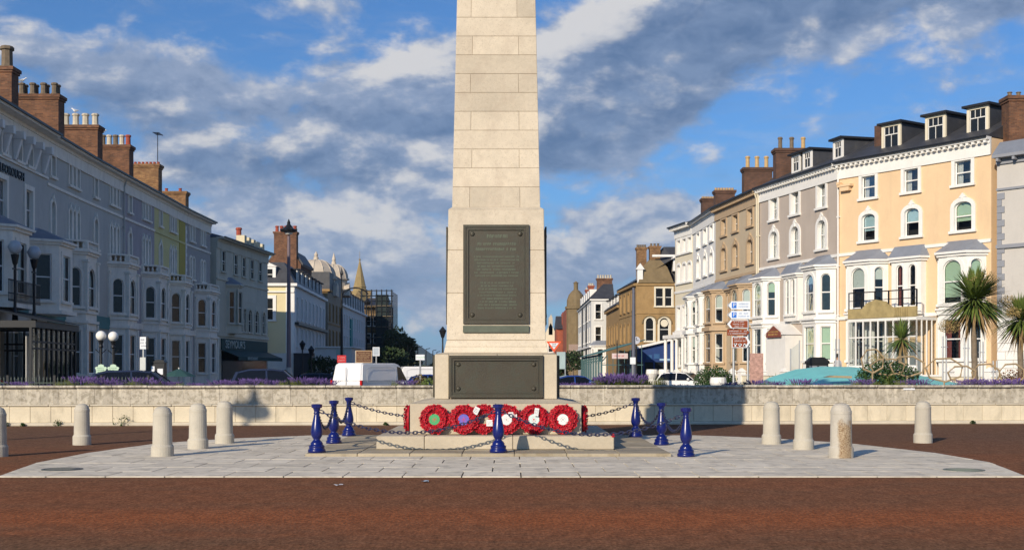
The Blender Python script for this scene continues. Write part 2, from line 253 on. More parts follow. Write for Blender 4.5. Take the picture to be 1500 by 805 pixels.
# ------------------------------------------------------------------ mesh helpers
class MB:
    def __init__(s): s.v = []; s.f = []; s.mi = []; s.M = None; s.m = 0
    def _p(s, pts):
        i = len(s.v)
        for p in pts:
            s.v.append(tuple(s.M @ Vector(p)) if s.M is not None else tuple(p))
        return i
    def face(s, pts): i = s._p(pts); s.f.append(tuple(range(i, i + len(pts)))); s.mi.append(s.m)
    def addf(s, pts, faces):
        i = s._p(pts)
        for f in faces: s.f.append(tuple(i + k for k in f)); s.mi.append(s.m)
    def box(s, x0, x1, y0, y1, z0, z1):
        s.addf([(x0, y0, z0), (x1, y0, z0), (x1, y1, z0), (x0, y1, z0), (x0, y0, z1), (x1, y0, z1), (x1, y1, z1), (x0, y1, z1)],
               [(3, 2, 1, 0), (4, 5, 6, 7), (0, 1, 5, 4), (1, 2, 6, 5), (2, 3, 7, 6), (3, 0, 4, 7)])
    def frus(s, b, z0, t, z1):       # b, t = (x0,x1,y0,y1)
        s.addf([(b[0], b[2], z0), (b[1], b[2], z0), (b[1], b[3], z0), (b[0], b[3], z0), (t[0], t[2], z1), (t[1], t[2], z1), (t[1], t[3], z1), (t[0], t[3], z1)],
               [(3, 2, 1, 0), (4, 5, 6, 7), (0, 1, 5, 4), (1, 2, 6, 5), (2, 3, 7, 6), (3, 0, 4, 7)])
    def prism(s, poly, z0, z1, top=None):
        n = len(poly); top = top or poly
        s.addf([(p[0], p[1], z0) for p in poly] + [(p[0], p[1], z1) for p in top],
               [tuple(range(n - 1, -1, -1)), tuple(range(n, 2 * n))] + [(i, (i + 1) % n, n + (i + 1) % n, n + i) for i in range(n)])
    def prismy(s, poly, y0, y1, top=None):   # poly in x,z
        n = len(poly); top = top or poly
        s.addf([(p[0], y0, p[1]) for p in poly] + [(p[0], y1, p[1]) for p in top],
               [tuple(range(n)), tuple(range(2 * n - 1, n - 1, -1))] + [((i + 1) % n, i, n + i, n + (i + 1) % n) for i in range(n)])
    def lathe(s, prof, n=16, cx=0, cy=0, a0=0):
        pts = [(cx + r * cos(a0 + 2 * pi * k / n), cy + r * sin(a0 + 2 * pi * k / n), z) for r, z in prof for k in range(n)]
        fs = [(j * n + k, j * n + (k + 1) % n, (j + 1) * n + (k + 1) % n, (j + 1) * n + k) for j in range(len(prof) - 1) for k in range(n)]
        s.addf(pts, fs)
    def tube(s, path, r, n=6, closed=False):
        path = [Vector(p) for p in path]; L = len(path); rs = r if isinstance(r, (list, tuple)) else [r] * L
        pts = []
        for i, p in enumerate(path):
            a = path[(i - 1) % L] if closed or i > 0 else p; b = path[(i + 1) % L] if closed or i < L - 1 else p
            t = (b - a).normalized(); u = t.cross(Vector((0, 0, 1)) if abs(t.z) < .9 else Vector((1, 0, 0))).normalized(); w = t.cross(u)
            pts += [tuple(p + (u * cos(2 * pi * k / n) + w * sin(2 * pi * k / n)) * rs[i]) for k in range(n)]
        fs = [(j * n + k, j * n + (k + 1) % n, ((j + 1) % L) * n + (k + 1) % n, ((j + 1) % L) * n + k) for j in range(L if closed else L - 1) for k in range(n)]
        if not closed: fs += [tuple(range(n)), tuple(range((L - 1) * n, L * n))]
        s.addf(pts, fs)
    def mesh(s, name, mats, smooth=False, bevel=0, fix=False):
        me = bpy.data.meshes.new(name); me.from_pydata(s.v, [], s.f)
        for m in (mats if isinstance(mats, (list, tuple)) else [mats]): me.materials.append(m)
        me.polygons.foreach_set('material_index', s.mi)
        if bevel or fix:
            bm = bmesh.new(); bm.from_mesh(me)
            if fix: bmesh.ops.remove_doubles(bm, verts=bm.verts, dist=.0005); bmesh.ops.recalc_face_normals(bm, faces=bm.faces)
            if bevel: bmesh.ops.bevel(bm, geom=[e for e in bm.edges if e.is_manifold and e.calc_face_angle(0) > .35], offset=bevel, segments=2 if fix else 1, affect='EDGES', clamp_overlap=True)
            bm.to_mesh(me); bm.free()
        if smooth: me.polygons.foreach_set('use_smooth', [True] * len(me.polygons))
        me.update(); return me
def link(name, me, parent=None, loc=(0, 0, 0), rz=0, rot=None):
    o = bpy.data.objects.new(name, me); COL.objects.link(o); o.location = loc
    o.rotation_euler = rot if rot else (0, 0, rz)
    if parent is not None: o.parent = parent
    return o
def part(name, mb, mats, parent=None, loc=(0, 0, 0), rz=0, rot=None, smooth=False, bevel=0, fix=False, kind=None):
    o = link(name, mb.mesh(name, mats, smooth, bevel, fix), parent, loc, rz, rot)
    if kind: o['kind'] = kind
    return o
def tag(o, label, cat, group=None):
    o['label'] = label; o['category'] = cat
    if group: o['group'] = group
    return o
def thing(name, label, cat, loc=(0, 0, 0), rz=0, group=None):
    o = link(name, None, None, loc, rz); return tag(o, label, cat, group)
def struct(name, mb, mats, **k): return part(name, mb, mats, kind='structure', **k)
def copy_tree(o, parent=None):
    c = o.copy(); COL.objects.link(c); c.parent = parent
    for ch in list(o.children): copy_tree(ch, c)
    return c
def text_mesh(s, size, m, depth=.01, align='CENTER', xs=1.):
    cu = bpy.data.curves.new('lettering', 'FONT'); cu.body = s; cu.size = size; cu.extrude = depth; cu.align_x = align; cu.align_y = 'CENTER'; cu.resolution_u = 3
    o = bpy.data.objects.new('t', cu); COL.objects.link(o); bpy.context.view_layer.update()
    me = bpy.data.meshes.new_from_object(o.evaluated_get(bpy.context.evaluated_depsgraph_get())); bpy.data.objects.remove(o)
    me.materials.clear(); me.materials.append(m)
    for v in me.vertices: v.co.x *= xs
    return me
def strokes(mb, x0, x1, z0, z1, y, rows, dens=.8, t=.6, seed=1):   # worn, unreadable lines of raised letters
    rr = random.Random(seed); rh = (z1 - z0) / rows
    for r in range(rows):
        zc = z1 - (r + .5) * rh; h = rh * .5; x = x0; W = h * .55
        if rr.random() > dens: continue
        ind = rr.uniform(0, .12) * (x1 - x0); x = x0 + ind
        while x < x1 - ind:
            if rr.random() < .16: x += W * 1.1; continue
            k = rr.random(); s = W * .28
            mb.box(x, x + s, y - t, y, zc - h / 2, zc + h / 2)
            if k < .6: mb.box(x + W - s, x + W, y - t, y, zc - h / 2, zc + h / 2)
            if k > .3: mb.box(x, x + W, y - t, y, zc + h / 2 - s, zc + h / 2)
            if k > .5: mb.box(x, x + W, y - t, y, zc - s / 2, zc + s / 2)
            x += W * 1.45

# ------------------------------------------------------------------ ground
g = MB(); g.face([(-9000, -400, -.06), (9000, -400, -.06), (9000, 9000, -.06), (-9000, 9000, -.06)]); struct('ground', g, EARTH)
# wall line (slightly nearer on the left)
def wallY(x): return 37.6 + x * .055
g = MB(); g.face([(-70, -20, 0), (70, -20, 0), (70, wallY(70), 0), (-70, wallY(-70), 0)]); struct('promenade', g, ASPH)
g = MB(); g.face([(-150, 40, -.02), (150, 44, -.02), (150, 128, -.02), (-150, 128, -.02)]); g.face([(-60, 128, -.02), (60, 128, -.02), (40, 900, -.02), (-60, 900, -.02)]); struct('road', g, ROAD)
PAVEG = mat('grey_pavement', (.24, .23, .22), .9, .12, 1.2)
g = MB(); g.box(19, 60, 56, 62, -.02, .12); g.prism([(12.6, 118), (13.6, 96), (15.2, 86), (17.8, 74), (23, 64.5), (27, 60), (60, 60), (60, 118)], -.02, .12); struct('pavement', g, PAVEG)
g = MB(); g.prism([(-60, 40), (-21.5, 50), (-21.7, 75), (-22.2, 106), (-20.5, 128), (-60, 128)], -.02, .12); struct('pavement', g, PAVEG)

# paving round the memorial, slab by slab
OUT = [(-7.93, 19.0), (7.93, 19.0), (8.6, 21.2), (8.45, 24.4), (8.0, 27.6), (6.4, 29.9), (5.2, 31.0), (-5.4, 31.0), (-6.9, 29.3), (-8.1, 27.6), (-8.5, 24.8), (-8.35, 21.6)]
OUT = [(-7.96, 19.02), (7.96, 19.02), (8.55, 22.0), (8.42, 24.6), (7.6, 27.8), (6.2, 30.0), (4.6, 31.2), (-5.0, 31.2), (-6.9, 29.6), (-8.0, 27.8), (-8.45, 24.6), (-8.45, 21.8)]
def clip(poly, cl):
    n = len(cl)
    for i in range(n):
        a, b = cl[i], cl[(i + 1) % n]; res = []
        side = lambda p: (b[0] - a[0]) * (p[1] - a[1]) - (b[1] - a[1]) * (p[0] - a[0])
        for j in range(len(poly)):
            p, q = poly[j], poly[(j + 1) % len(poly)]; sp, sq = side(p), side(q)
            if sp >= 0: res.append(p)
            if (sp >= 0) != (sq >= 0):
                t = sp / (sp - sq); res.append((p[0] + (q[0] - p[0]) * t, p[1] + (q[1] - p[1]) * t))
        poly = res
        if len(poly) < 3: return None
    return poly
g = MB(); g.prism(OUT, 0, .006); pav = struct('paving', g, PAVE_J)
row = 0; y = 19.02; rr = random.Random(3)
while y < 31.2:
    dh = .92; x = -9.0 + (row % 2) * .46 - .06
    while x < 9:
        gp = .011; q = [(x + gp, y + gp), (x + .92 - gp, y + gp), (x + .92 - gp, y + dh - gp), (x + gp, y + dh - gp)]
        cx, cy = x + .46, y + .46
        if not (-3.9 < cx < 2.9 and 23.9 < cy < 30.2):
            c = clip(q, OUT)
            if c and len(c) >= 3:
                mx = sum(p[0] for p in c) / len(c); my = sum(p[1] for p in c) / len(c); m_ = MB(); m_.prism([(p[0] - mx, p[1] - my) for p in c], .0, .016 + rr.uniform(0, .004))
                part('slab', m_, PAVE, pav, (mx, my, .004))
        x += .92
    y += dh; row += 1
for (px, Y, lab, mm) in ((91, 20.35, 'round dark manhole cover set in the paving at its far left tip', IRON), (1412, 20.2, 'round weathered greenish manhole cover set in the paving at its right tip', BRONZE_G)):
    m_ = MB(); m_.lathe([(.0, .012), (.27, .012), (.27, .0)], 20); m_.lathe([(.33, .0), (.33, .012), (.285, .012), (.285, 0)], 20)
    for k in range(-2, 3): m_.box(-.2, .2, k * .08 - .01, k * .08 + .01, .012, .018)
    tag(part('manhole_cover', m_, mat('cover_' + mm.name, (.10, .105, .10) if mm is IRON else (.17, .19, .16), .6), None, (PX(px, Y), Y, .021)), lab, 'manhole cover')

# ------------------------------------------------------------------ promenade wall
WROT = math.atan(.055)
wl = thing('promenade_wall', 'long low weathered stone wall with cream lower course running behind the memorial', 'wall', (0, 37.6, 0), WROT)
m_ = MB(); m_.box(-45, 45, .235, .55, 0, 1.15); part('core', m_, WALLJ, wl)
m_ = MB(); m_.box(-45, 45, .015, .40, 0, .60); part('core', m_, WALLJ, wl)
m_ = MB(); m_.prismy([(-45, .0), (-45, .10), (45, .10), (45, .0)], -.10, .02); part('kerb', m_, WALLC, wl, bevel=.02)
rr = random.Random(5)
up = [MB() for _ in range(3)]
for i, u_ in enumerate(up): u_.frus((0, .530, .22, .5), 0, (0, .530, .225, .5), .49)
upm = [u_.mesh('upper_block', WALLU, bevel=.006) for u_ in up]
lo = MB(); lo.box(0, .60, 0, .3, 0, .485); lom = lo.mesh('lower_block', WALLL, bevel=.008)
ca = MB(); ca.box(0, 1.06, .12, .60, 0, .07); cam_ = ca.mesh('coping', WALLU, bevel=.018)
le = MB(); le.prismy([(0, 0), (0, .05), (1.2, .05), (1.2, 0)], -.045, .26); lem = le.mesh('ledge_stone', WALLC, bevel=.014)
x = -26.0; i = 0
while x < 27: link('upper_block', upm[i % 3], wl, (x, rr.uniform(-.006, .006), .645 + rr.uniform(-.002, .003))); x += .535; i += 1
x = -26.0
while x < 27: link('lower_block', lom, wl, (x, rr.uniform(-.004, .004), .105)); x += .608
x = -26.0
while x < 27: link('coping', cam_, wl, (x, rr.uniform(-.008, .008), 1.14 + rr.uniform(-.004, .006))); x += 1.07
x = -26.0
while x < 27: link('ledge_stone', lem, wl, (x, rr.uniform(-.01, .01), .595 + rr.uniform(-.003, .003))); x += 1.21
# enclosing ends of the wall, beyond the picture
for sgn in (-1, 1):
    m_ = MB(); x0, x1 = (26.95, 45) if sgn > 0 else (-45, -26.05); m_.box(x0, x1, .0, .3, .1, .6); m_.box(x0, x1, .2, .55, .6, 1.2); part('plain_section', m_, WALLU, wl)
Y = wallY(14.6); m_ = MB(); m_.box(-.185, .185, -.02, 0, 0, .12); o = tag(part('notice_plate', m_, SIGNW, None, (PX(1333, Y), Y + .10, 1.06), WROT), 'small blank white plate fixed at the top of the promenade wall', 'plate')
# planted bed on the far side of the wall
bed = MB(); bed.prism([(-42, wallY(-42) + .5), (42, wallY(42) + .5), (42, wallY(42) + 3.4), (-42, wallY(-42) + 3.4)], -.05, 1.0); struct('flower_bed', bed, SOIL)

# ------------------------------------------------------------------ the memorial
CX, CY = -.335, 27.0
mem = thing('war_memorial', 'tall pale granite obelisk war memorial with bronze plaques on a stepped base', 'memorial', (CX, CY, 0))
def ring_blocks(name, hw0, hw1, z0, z1, fr, m, jit=0, bev=.006):
    """one course of through-stones; fr = joint positions as fractions of the width"""
    fr = [0] + list(fr) + [1]; gp = .003
    for a, b in zip(fr, fr[1:]):
        mb = MB(); g0 = 0 if a == 0 else gp; g1 = 0 if b == 1 else gp
        mb.frus((-hw0 + 2 * hw0 * a + g0, -hw0 + 2 * hw0 * b - g1, -hw0, hw0), z0 + gp, (-hw1 + 2 * hw1 * a + g0, -hw1 + 2 * hw1 * b - g1, -hw1, hw1), z1 - gp)
        part(name, mb, m, mem, bevel=bev)
# shaft
def shw(z): return .934 - (z - 5.11) * (.099 / 4.43)
m_ = MB(); m_.frus((-.924, .924, -.924, .924), 5.0, (-shw(10.9) + .010, shw(10.9) - .010, -shw(10.9) + .010, shw(10.9) - .010), 10.9); part('core', m_, MORTAR, mem)
z = 5.11; i = 0; rr = random.Random(11)
while z < 10.8:
    h = .402 if i else .44
    fr = (.20 + rr.uniform(-.02, .02), .77 + rr.uniform(-.015, .015)) if i % 2 == 0 else ()
    ring_blocks('stone_block', shw(z), shw(z + h), z, z + h, fr, G_STONE); z += h; i += 1
zt = z; m_ = MB(); m_.frus((-shw(zt), shw(zt), -shw(zt), shw(zt)), zt + .004, (-.02, .02, -.02, .02), zt + 1.3); part('capstone', m_, G_STONE, mem)
# die
def dhw(z): return 1.045 - (z - 2.3) * (.035 / 2.77)
for a, b in zip((2.30, 3.29, 4.2), (3.29, 4.2, 5.07)):
    ring_blocks('stone_block', dhw(a), dhw(b), a, b, (), G_STONE, bev=.01)
m_ = MB(); m_.frus((-1.035, 1.035, -1.035, 1.035), 2.1, (-.995, .995, -.995, .995), 5.062); part('core', m_, MORTAR, mem)
m_ = MB(); m_.frus((-1.01, 1.01, -1.01, 1.01), 5.066, (-.945, .945, -.945, .945), 5.112); part('weathering', m_, G_STONE, mem)
m_ = MB(); m_.frus((-1.10, 1.10, -1.10, 1.10), 2.035, (-1.075, 1.075, -1.075, 1.075), 2.16); m_.frus((-1.075, 1.075, -1.075, 1.075), 2.161, (-1.046, 1.046, -1.046, 1.046), 2.295); part('base_moulding', m_, G_STONE, mem, bevel=.008)
# pedestal
for a, b in ((-1.28, -.99), (.99, 1.28)):
    for z0, z1 in ((1.066, 2.0),):
        m_ = MB(); m_.box(a, b - .004 if b > 0 else b, -1.28, 1.28, z0, z1); part('stone_block', m_, G_LOW, mem, bevel=.01)
for a, b in ((-.985, .02), (.03, .985)): m_ = MB(); m_.box(a, b, -1.28, 1.28, 1.13, 2.0); part('stone_block', m_, G_LOW, mem, bevel=.006)
m_ = MB(); m_.box(-.98, .98, -1.22, 1.22, 1.06, 1.12); part('core', m_, MORTAR, mem)
m_ = MB(); m_.frus((-1.28, 1.28, -1.28, 1.28), 2.003, (-1.13, 1.13, -1.13, 1.13), 2.034); part('weathering', m_, G_LOW, mem)
m_ = MB(); m_.frus((-1.76, 1.76, -1.76, 1.76), .985, (-1.32, 1.32, -1.32, 1.32), 1.062); part('weathering', m_, G_LOW, mem)
m_ = MB(); m_.box(-1.72, 1.72, -1.72, 1.72, .35, .98); part('core', m_, MORTAR, mem)
for a, b in ((-1.76, .0), (.008, 1.76)): m_ = MB(); m_.box(a, b, -1.76, 1.76, .352, .982); part('stone_block', m_, G_LOW, mem, bevel=.01)
# lower step
m_ = MB(); m_.box(-2.30, 2.30, -2.32, 2.32, .07, .33); part('core', m_, MORTAR, mem)
for a, b in ((-2.38, -1.42), (-1.412, 1.6 - 1.25), (.358, 2.38)): m_ = MB(); m_.box(a, b, -2.40, 2.40, .082, .348); part('step_stone', m_, G_LOW, mem, bevel=.014)
# plaques
def plaque(w, h, z0, yf, lean, rz=0, letters=None, deep=.05):
    root_loc = (sin(rz) * yf, -cos(rz) * yf, z0)
    fr = MB()
    for (ix, t, d0) in ((0, .055, deep), (.055, .035, deep * .6), (.09, .02, deep * .85)):
        x = w / 2 - ix; zz0 = ix; zz1 = h - ix
        fr.box(-x, x, -d0, 0, zz0, zz0 + t); fr.box(-x, x, -d0, 0, zz1 - t, zz1); fr.box(-x, -x + t, -d0 + .001, 0, zz0 + t, zz1 - t); fr.box(x - t, x, -d0 + .001, 0, zz0 + t, zz1 - t)
    pl = MB(); pl.box(-w / 2 + .10, w / 2 - .10, -.012, .02, .10, h - .10)
    p = part('plaque', pl, BRONZE, mem, root_loc, rot=(lean, 0, rz))
    part('frame', fr, BRONZE, p)
    for sx in (-1, 1):
        for zz in (.19, h - .19):
            st = MB(); st.lathe([(.05, 0), (.05, .012), (.035, .03), (0, .034)], 8)
            part('stud', st, BRONZE, p, (sx * (w / 2 - .19), -.012, zz), rot=(R(90), 0, 0))
    if letters:
        lt = MB(); letters(lt); o = part('raised_lettering', lt, BRONZE_L, p); o['kind'] = 'stuff'
    return p
def let_main(lt):
    strokes(lt, -.36, .36, 1.78, 1.92, -.012, 1, 1, .008, 2); strokes(lt, -.45, .45, 1.52, 1.74, -.012, 2, 1, .008, 3)
    strokes(lt, -.48, .48, .98, 1.45, -.012, 7, 1, .006, 4); strokes(lt, -.40, .44, .30, .90, -.012, 9, .85, .006, 5)
lean = -math.atan(.035 / 2.77)
zc0 = PZ(474, 25.93); plaque(1.39, 2.09, zc0, dhw(zc0) + .002, lean, 0, let_main)
m_ = MB(); m_.box(-.70, .70, -.05, 0, 0, .15); part('nameplate', m_, BRONZE_G, mem, (0, -dhw(2.5), PZ(487, 25.93)), bevel=.01)
plaque(1.96, .885, PZ(582, 25.7), 1.282, 0, 0, None, .06)
for s_ in (-1, 1):
    plaque(1.39, 2.09, zc0, dhw(3.5) + .012, 0, s_ * pi / 2, None, .035)
    plaque(1.96, .885, PZ(582, 25.7), 1.282, 0, s_ * pi / 2, None, .06)
# platform
pf = thing('memorial_platform', 'low square platform of brownish worn slabs under the memorial', 'platform', (-.45, 26.9, 0))
m_ = MB(); m_.box(-3.47, 3.47, -3.43, 3.3, .01, .062); part('bed', m_, MORTAR, pf)
for i in range(7):
    for j in range(7):
        if 1 < i < 5 and 1 < j < 5: continue
        x0 = -3.50 + i * 1.0; y0 = -3.46 + j * .97
        m_ = MB(); m_.box(.006, .994, .006, .962, 0, .066); part('slab', m_, PLAT, pf, (x0, y0, .012 + ((i * 7 + j * 3) % 5) * .0012), bevel=.01)

# ------------------------------------------------------------------ stone bollards
def stone_bollard(h, r, m, n=26):
    mb = MB(); mb.lathe([(0, 0), (r * 1.17, 0), (r * 1.17, .19), (r * 1.08, .215), (r * 1.02, .23), (r * .97, h * .80), (r * .99, h * .805), (r * .99, h * .86), (r * .93, h * .875), (r * .86, h * .92), (r * .70, h * .965), (r * .42, h * .993), (0, h)], n, a0=pi / n)
    return mb.mesh('stone_bollard', m, bevel=0)
bm_a = stone_bollard(.96, .183, STONEB); bm_w = stone_bollard(1.03, .20, STONEW, 26); bm_y = stone_bollard(.92, .17, STONEY)
for (px, py, me, lab) in ((-5, 668, bm_a, 'grey stone bollard on the tarmac cut off by the left edge of the picture'),
                          (120, 651, bm_y, 'stone bollard spotted with yellow lichen standing alone on the brown tarmac at the left'),
                          (238, 669, bm_a, 'nearest and largest of the three stone bollards on the left side of the paving'),
                          (290, 658, bm_a, 'middle one of the three stone bollards on the left side of the paving'),
                          (329, 650, bm_a, 'farthest of the three stone bollards on the left side of the paving'),
                          (1130, 651, bm_a, 'farthest of the three stone bollards on the right side of the paving'),
                          (1177, 659, bm_a, 'stone bollard right of the chained posts, between a farther one and the brown scarred one'),
                          (1232, 671, bm_w, 'stone bollard with a rough brown scarred patch down its front'),
                          (1352, 648, bm_a, 'stone bollard standing alone on the brown tarmac at the right')):
    Y = 2970 / (py - HY); tag(link('stone_bollard', me, None, (PX(px, Y), Y, .015 if px not in (-5, 120, 1352) else 0), random.uniform(-.15, .15)), lab, 'bollard', 'stone bollards round the paving')

# ------------------------------------------------------------------ blue chain posts
PROF = [(0, 0), (.170, 0), (.172, .055), (.150, .07), (.150, .105), (.156, .115), (.150, .13), (.118, .15), (.122, .175), (.105, .20), (.072, .235), (.062, .255), (.085, .285), (.108, .33), (.116, .39),
        (.110, .46), (.092, .55), (.070, .65), (.054, .73), (.052, .745), (.066, .757), (.052, .77), (.054, .80), (.072, .85), (.094, .885), (.094, .90), (.072, .905), (.088, .918), (.085, .93), (0, .935)]
m_ = MB(); m_.lathe(PROF, 20); pm = m_.mesh('chain_post', BLUE, smooth=True, fix=True)
m_ = MB(); m_.lathe([(.10, .86), (.108, .925), (.098, .925), (.09, .865)], 8); pc = m_.mesh('crown', BLUE)
posts = {}
for (key, px, py, lab) in (('fl', 464, 664, 'blue baluster post at the front left corner of the chained enclosure'),
                      ('ml', 489, 649, 'middle blue baluster post on the left side of the chained enclosure'),
                      ('bl', 511, 638, 'blue baluster post at the rear left corner of the chained enclosure'),
                      ('fm', 730, 667, 'blue baluster post standing in front of the poppy wreaths'),
                      ('br', 936, 641, 'blue baluster post at the rear right corner of the chained enclosure'),
                      ('mr', 969, 653, 'middle blue baluster post on the right side of the chained enclosure'),
                      ('fr', 1005, 671, 'blue baluster post at the front right corner of the chained enclosure'),
                      ('bm', 727, 640.5, 'blue baluster post hidden behind the memorial')):
    zb = {'fr': .018, 'mr': .018}.get(key, .08); Y = {'fl': 23.75, 'ml': 26.7, 'bl': 29.75, 'fm': 23.72, 'br': 29.3, 'mr': 27.1, 'fr': 23.42, 'bm': 29.8}[key]; X = -.3 if key == 'bm' else PX(px, Y) if key != 'br' else 2.95
    posts[key] = Vector((X, Y, zb))
    t = tag(link('chain_post', None, None, (X, Y, zb)), lab, 'post', 'blue posts of the chained enclosure')
    link('baluster', pm, t); link('crown', pc, t)
def chain(a, b, sag, lab):
    A = posts[a] + Vector((0, 0, .80)); B = posts[b] + Vector((0, 0, .80)); dr = (B - A).normalized(); A = A + dr * .06; B = B - dr * .06
    L = (B - A).length; L2 = sqrt(L * L + 5.33 * sag * sag); n = int(L2 / .078); mb = MB()
    pt = lambda t: A.lerp(B, t) - Vector((0, 0, 4 * sag * t * (1 - t)))
    for i in range(n):
        p = pt((i + .5) / n); tg = (pt((i + 1) / n) - pt(i / n)).normalized(); up_ = Vector((0, 0, 1)); sd = tg.cross(up_).normalized(); up_ = sd.cross(tg)
        o = sd if i % 2 else up_; ring = []
        for k in range(8):
            q = 2 * pi * k / 8; ring.append(p + tg * (.058 * cos(q)) + o * (.028 * sin(q)))
        mb.tube(ring, .0105, 5, True)
    tag(part('chain', mb, BLUE_CH, None), lab, 'chain', 'chains between the blue posts')
chain('fl', 'fm', .42, 'slack blue chain from the front left post to the post before the wreaths')
chain('fm', 'fr', .42, 'slack blue chain from the post before the wreaths to the front right post')
chain('fl', 'ml', .40, 'blue chain hanging between the front left post and the one behind it')
chain('ml', 'bl', .40, 'blue chain hanging between the middle left and rear left posts')
chain('fr', 'mr', .40, 'blue chain hanging between the front right post and the one behind it')
chain('mr', 'br', .40, 'blue chain hanging between the middle right and rear right posts')
chain('bl', 'bm', .34, 'dark chain running from the rear left post behind the memorial')
chain('bm', 'br', .34, 'dark chain running from the rear right post behind the memorial')

# ------------------------------------------------------------------ wreaths
def wreath_mesh(seed):
    rr = random.Random(seed); mb = MB()
    for i in range(120):                                   # poppies: each a few cupped petals
        ring = (i % 3); a = 2 * pi * i / 120 + rr.uniform(-.1, .1); rad = (.14, .205, .262)[ring] + rr.uniform(-.02, .012)
        c = Vector((cos(a) * rad, -.05 - .03 * (ring == 1) - rr.uniform(0, .02), sin(a) * rad)); tilt = (.35, 0, -.5)[ring]
        nrm = Vector((-cos(a) * tilt * -1 * -1, -1, -sin(a) * tilt)).normalized() if False else Vector((cos(a) * (-tilt), -1, sin(a) * (-tilt))).normalized()
        u = nrm.cross(Vector((0, 0, 1))).normalized(); w = nrm.cross(u)
        for k in range(5):
            q = 2 * pi * k / 5 + rr.uniform(-.4, .4); s = rr.uniform(.026, .040); mb.m = 1 if rr.random() < .38 else 0
            d0 = u * cos(q) + w * sin(q); d1 = u * cos(q + .75) + w * sin(q + .75); d2 = u * cos(q - .75) + w * sin(q - .75); lift = nrm * rr.uniform(.0, .022)
            mb.face([c, c + d2 * s * .75 + lift, c + d0 * s + lift * 1.6, c + d1 * s * .75 + lift])
        mb.m = 2; mb.lathe_c = None
        mb.addf([tuple(c + nrm * .012 + (u * cos(2 * pi * k / 5) + w * sin(2 * pi * k / 5)) * .011) for k in range(5)], [(0, 1, 2, 3, 4)])
    return mb
wm = [wreath_mesh(s).mesh('poppies', [POPPY, POPPY_D, IRON]) for s in range(4)]
m_ = MB()
NT = 24
pts = []; 
for i in range(NT):
    a = 2 * pi * i / NT
    for (rr_, yy) in ((.12, -.005), (.135, -.05), (.205, -.075), (.27, -.05), (.285, -.005)): pts.append((cos(a) * rr_, yy, sin(a) * rr_))
m_.addf(pts, [(i * 5 + k, i * 5 + (k + 1) % 5, ((i + 1) % NT) * 5 + (k + 1) % 5, ((i + 1) % NT) * 5 + k) for i in range(NT) for k in range(5)])
backm = m_.mesh('backing', POPPY_D)
YF = 27.0 - 1.76
WR = [(637, 617, GREEN_D, 'green', 'poppy wreath with a green centre disc, leftmost on the front of the memorial', 0),
      (680, 616, PURP_D, 'purple', 'poppy wreath with a blue-purple centre disc, second from the left', -.02),
      (708, 617, None, None, 'poppy wreath without a visible centre disc, tucked behind its neighbours and carrying two cards', .03),
      (742, 616, CARD, 'white', 'poppy wreath with white centre disc behind the front blue post', 0),
      (782, 617, TEAL_D, 'teal', 'poppy wreath with a pale teal centre disc, second from the right', -.04),
      (824, 616.5, CARD, 'white', 'poppy wreath with a white centre disc, rightmost on the front of the memorial', 0)]
def wreath(loc, rz, disc, lab, i, s=1.06, tilt=-7):
    t = thing('poppy_wreath', lab, 'wreath', loc, rz, 'poppy wreaths leaning on the memorial')
    p = link('poppies', wm[i % 4], t, rot=(R(tilt), 0, 0))
    b = link('backing', backm, t, rot=(R(tilt), 0, 0))
    p.location = b.location = (0, 0, .31); p.scale = b.scale = (s, s, s)
    if disc:
        mb = MB(); mb.M = Matrix.Rotation(R(90), 4, 'X'); mb.lathe([(0, .01), (.112, .01), (.112, 0), (0, 0)], 20)
        dd = part('centre_disc', mb, disc, t, (0, -.075, .31), rot=(R(tilt), 0, 0))
        mk = MB(); rr = random.Random(i)
        for k in range(9):
            a = 2 * pi * k / 8; q = .0 if k == 8 else .045; x, z = cos(a) * q, sin(a) * q; s2 = .022 if k == 8 else rr.uniform(.006, .012)
            mk.face([(x - s2, -.012, z), (x, -.012, z - s2), (x + s2, -.012, z), (x, -.012, z + s2)])
        part('printed_emblem', mk, POPPY if disc is not CARD else mat('faint_print', (.45, .40, .38), .6), dd)
    return t
for i, (px, py, disc, _, lab, dx) in enumerate(WR):
    wreath((CX * 0 + PX(px, YF), YF - .10 - (.05 if i in (1, 3) else (0.0 if i != 2 else -.03)), .352), dx, disc, lab, i)
wreath((CX - 1.76 - .03, 25.6, .352), -pi / 2, CARD, 'poppy wreath seen edge-on against the left side of the memorial base', 2, 1.0, -1)
wreath((CX + 1.76 + .03, 25.6, .352), pi / 2, CARD, 'poppy wreath seen edge-on against the right side of the memorial base', 1, 1.0, -1)
for (px, py, w, h, rot, lab) in ((697.5, 601, .11, .15, .45, 'tilted white card at the top of the wreath left of the front post'), (717, 619, .125, .13, 0, 'square white card between the wreaths left of the front post'),
                                 (751, 607, .17, .11, -.04, 'wide white card on the wreath just right of the front post'), (786, 603, .09, .16, .15, 'upright white card on top of the teal-centred wreath')):
    m_ = MB(); m_.box(-w / 2, w / 2, -.004, .004, -h / 2, h / 2); o = part('card', m_, CARD, None, (PX(px, 25.0), 25.0 + .005, PZ(py, 25.0)), rot=(R(-8), rot, 0)); tag(o, lab, 'card', 'message cards on the wreaths')
    m_ = MB(); strokes(m_, -w * .36, w * .36, -h * .3, h * .3, -.004, 3, 1, .001, int(px)); part('handwriting', m_, mat('ink', (.1, .1, .15), .7), o)
m_ = MB(); m_.lathe([(0, 0), (.03, .0), (.045, .03), (.03, .06), (0, .07)], 7); tag(part('poppy_flower', m_, POPPY, None, (CX + 2.36, 24.6, .33)), 'single red poppy lying on the right corner of the memorial step', 'flower')

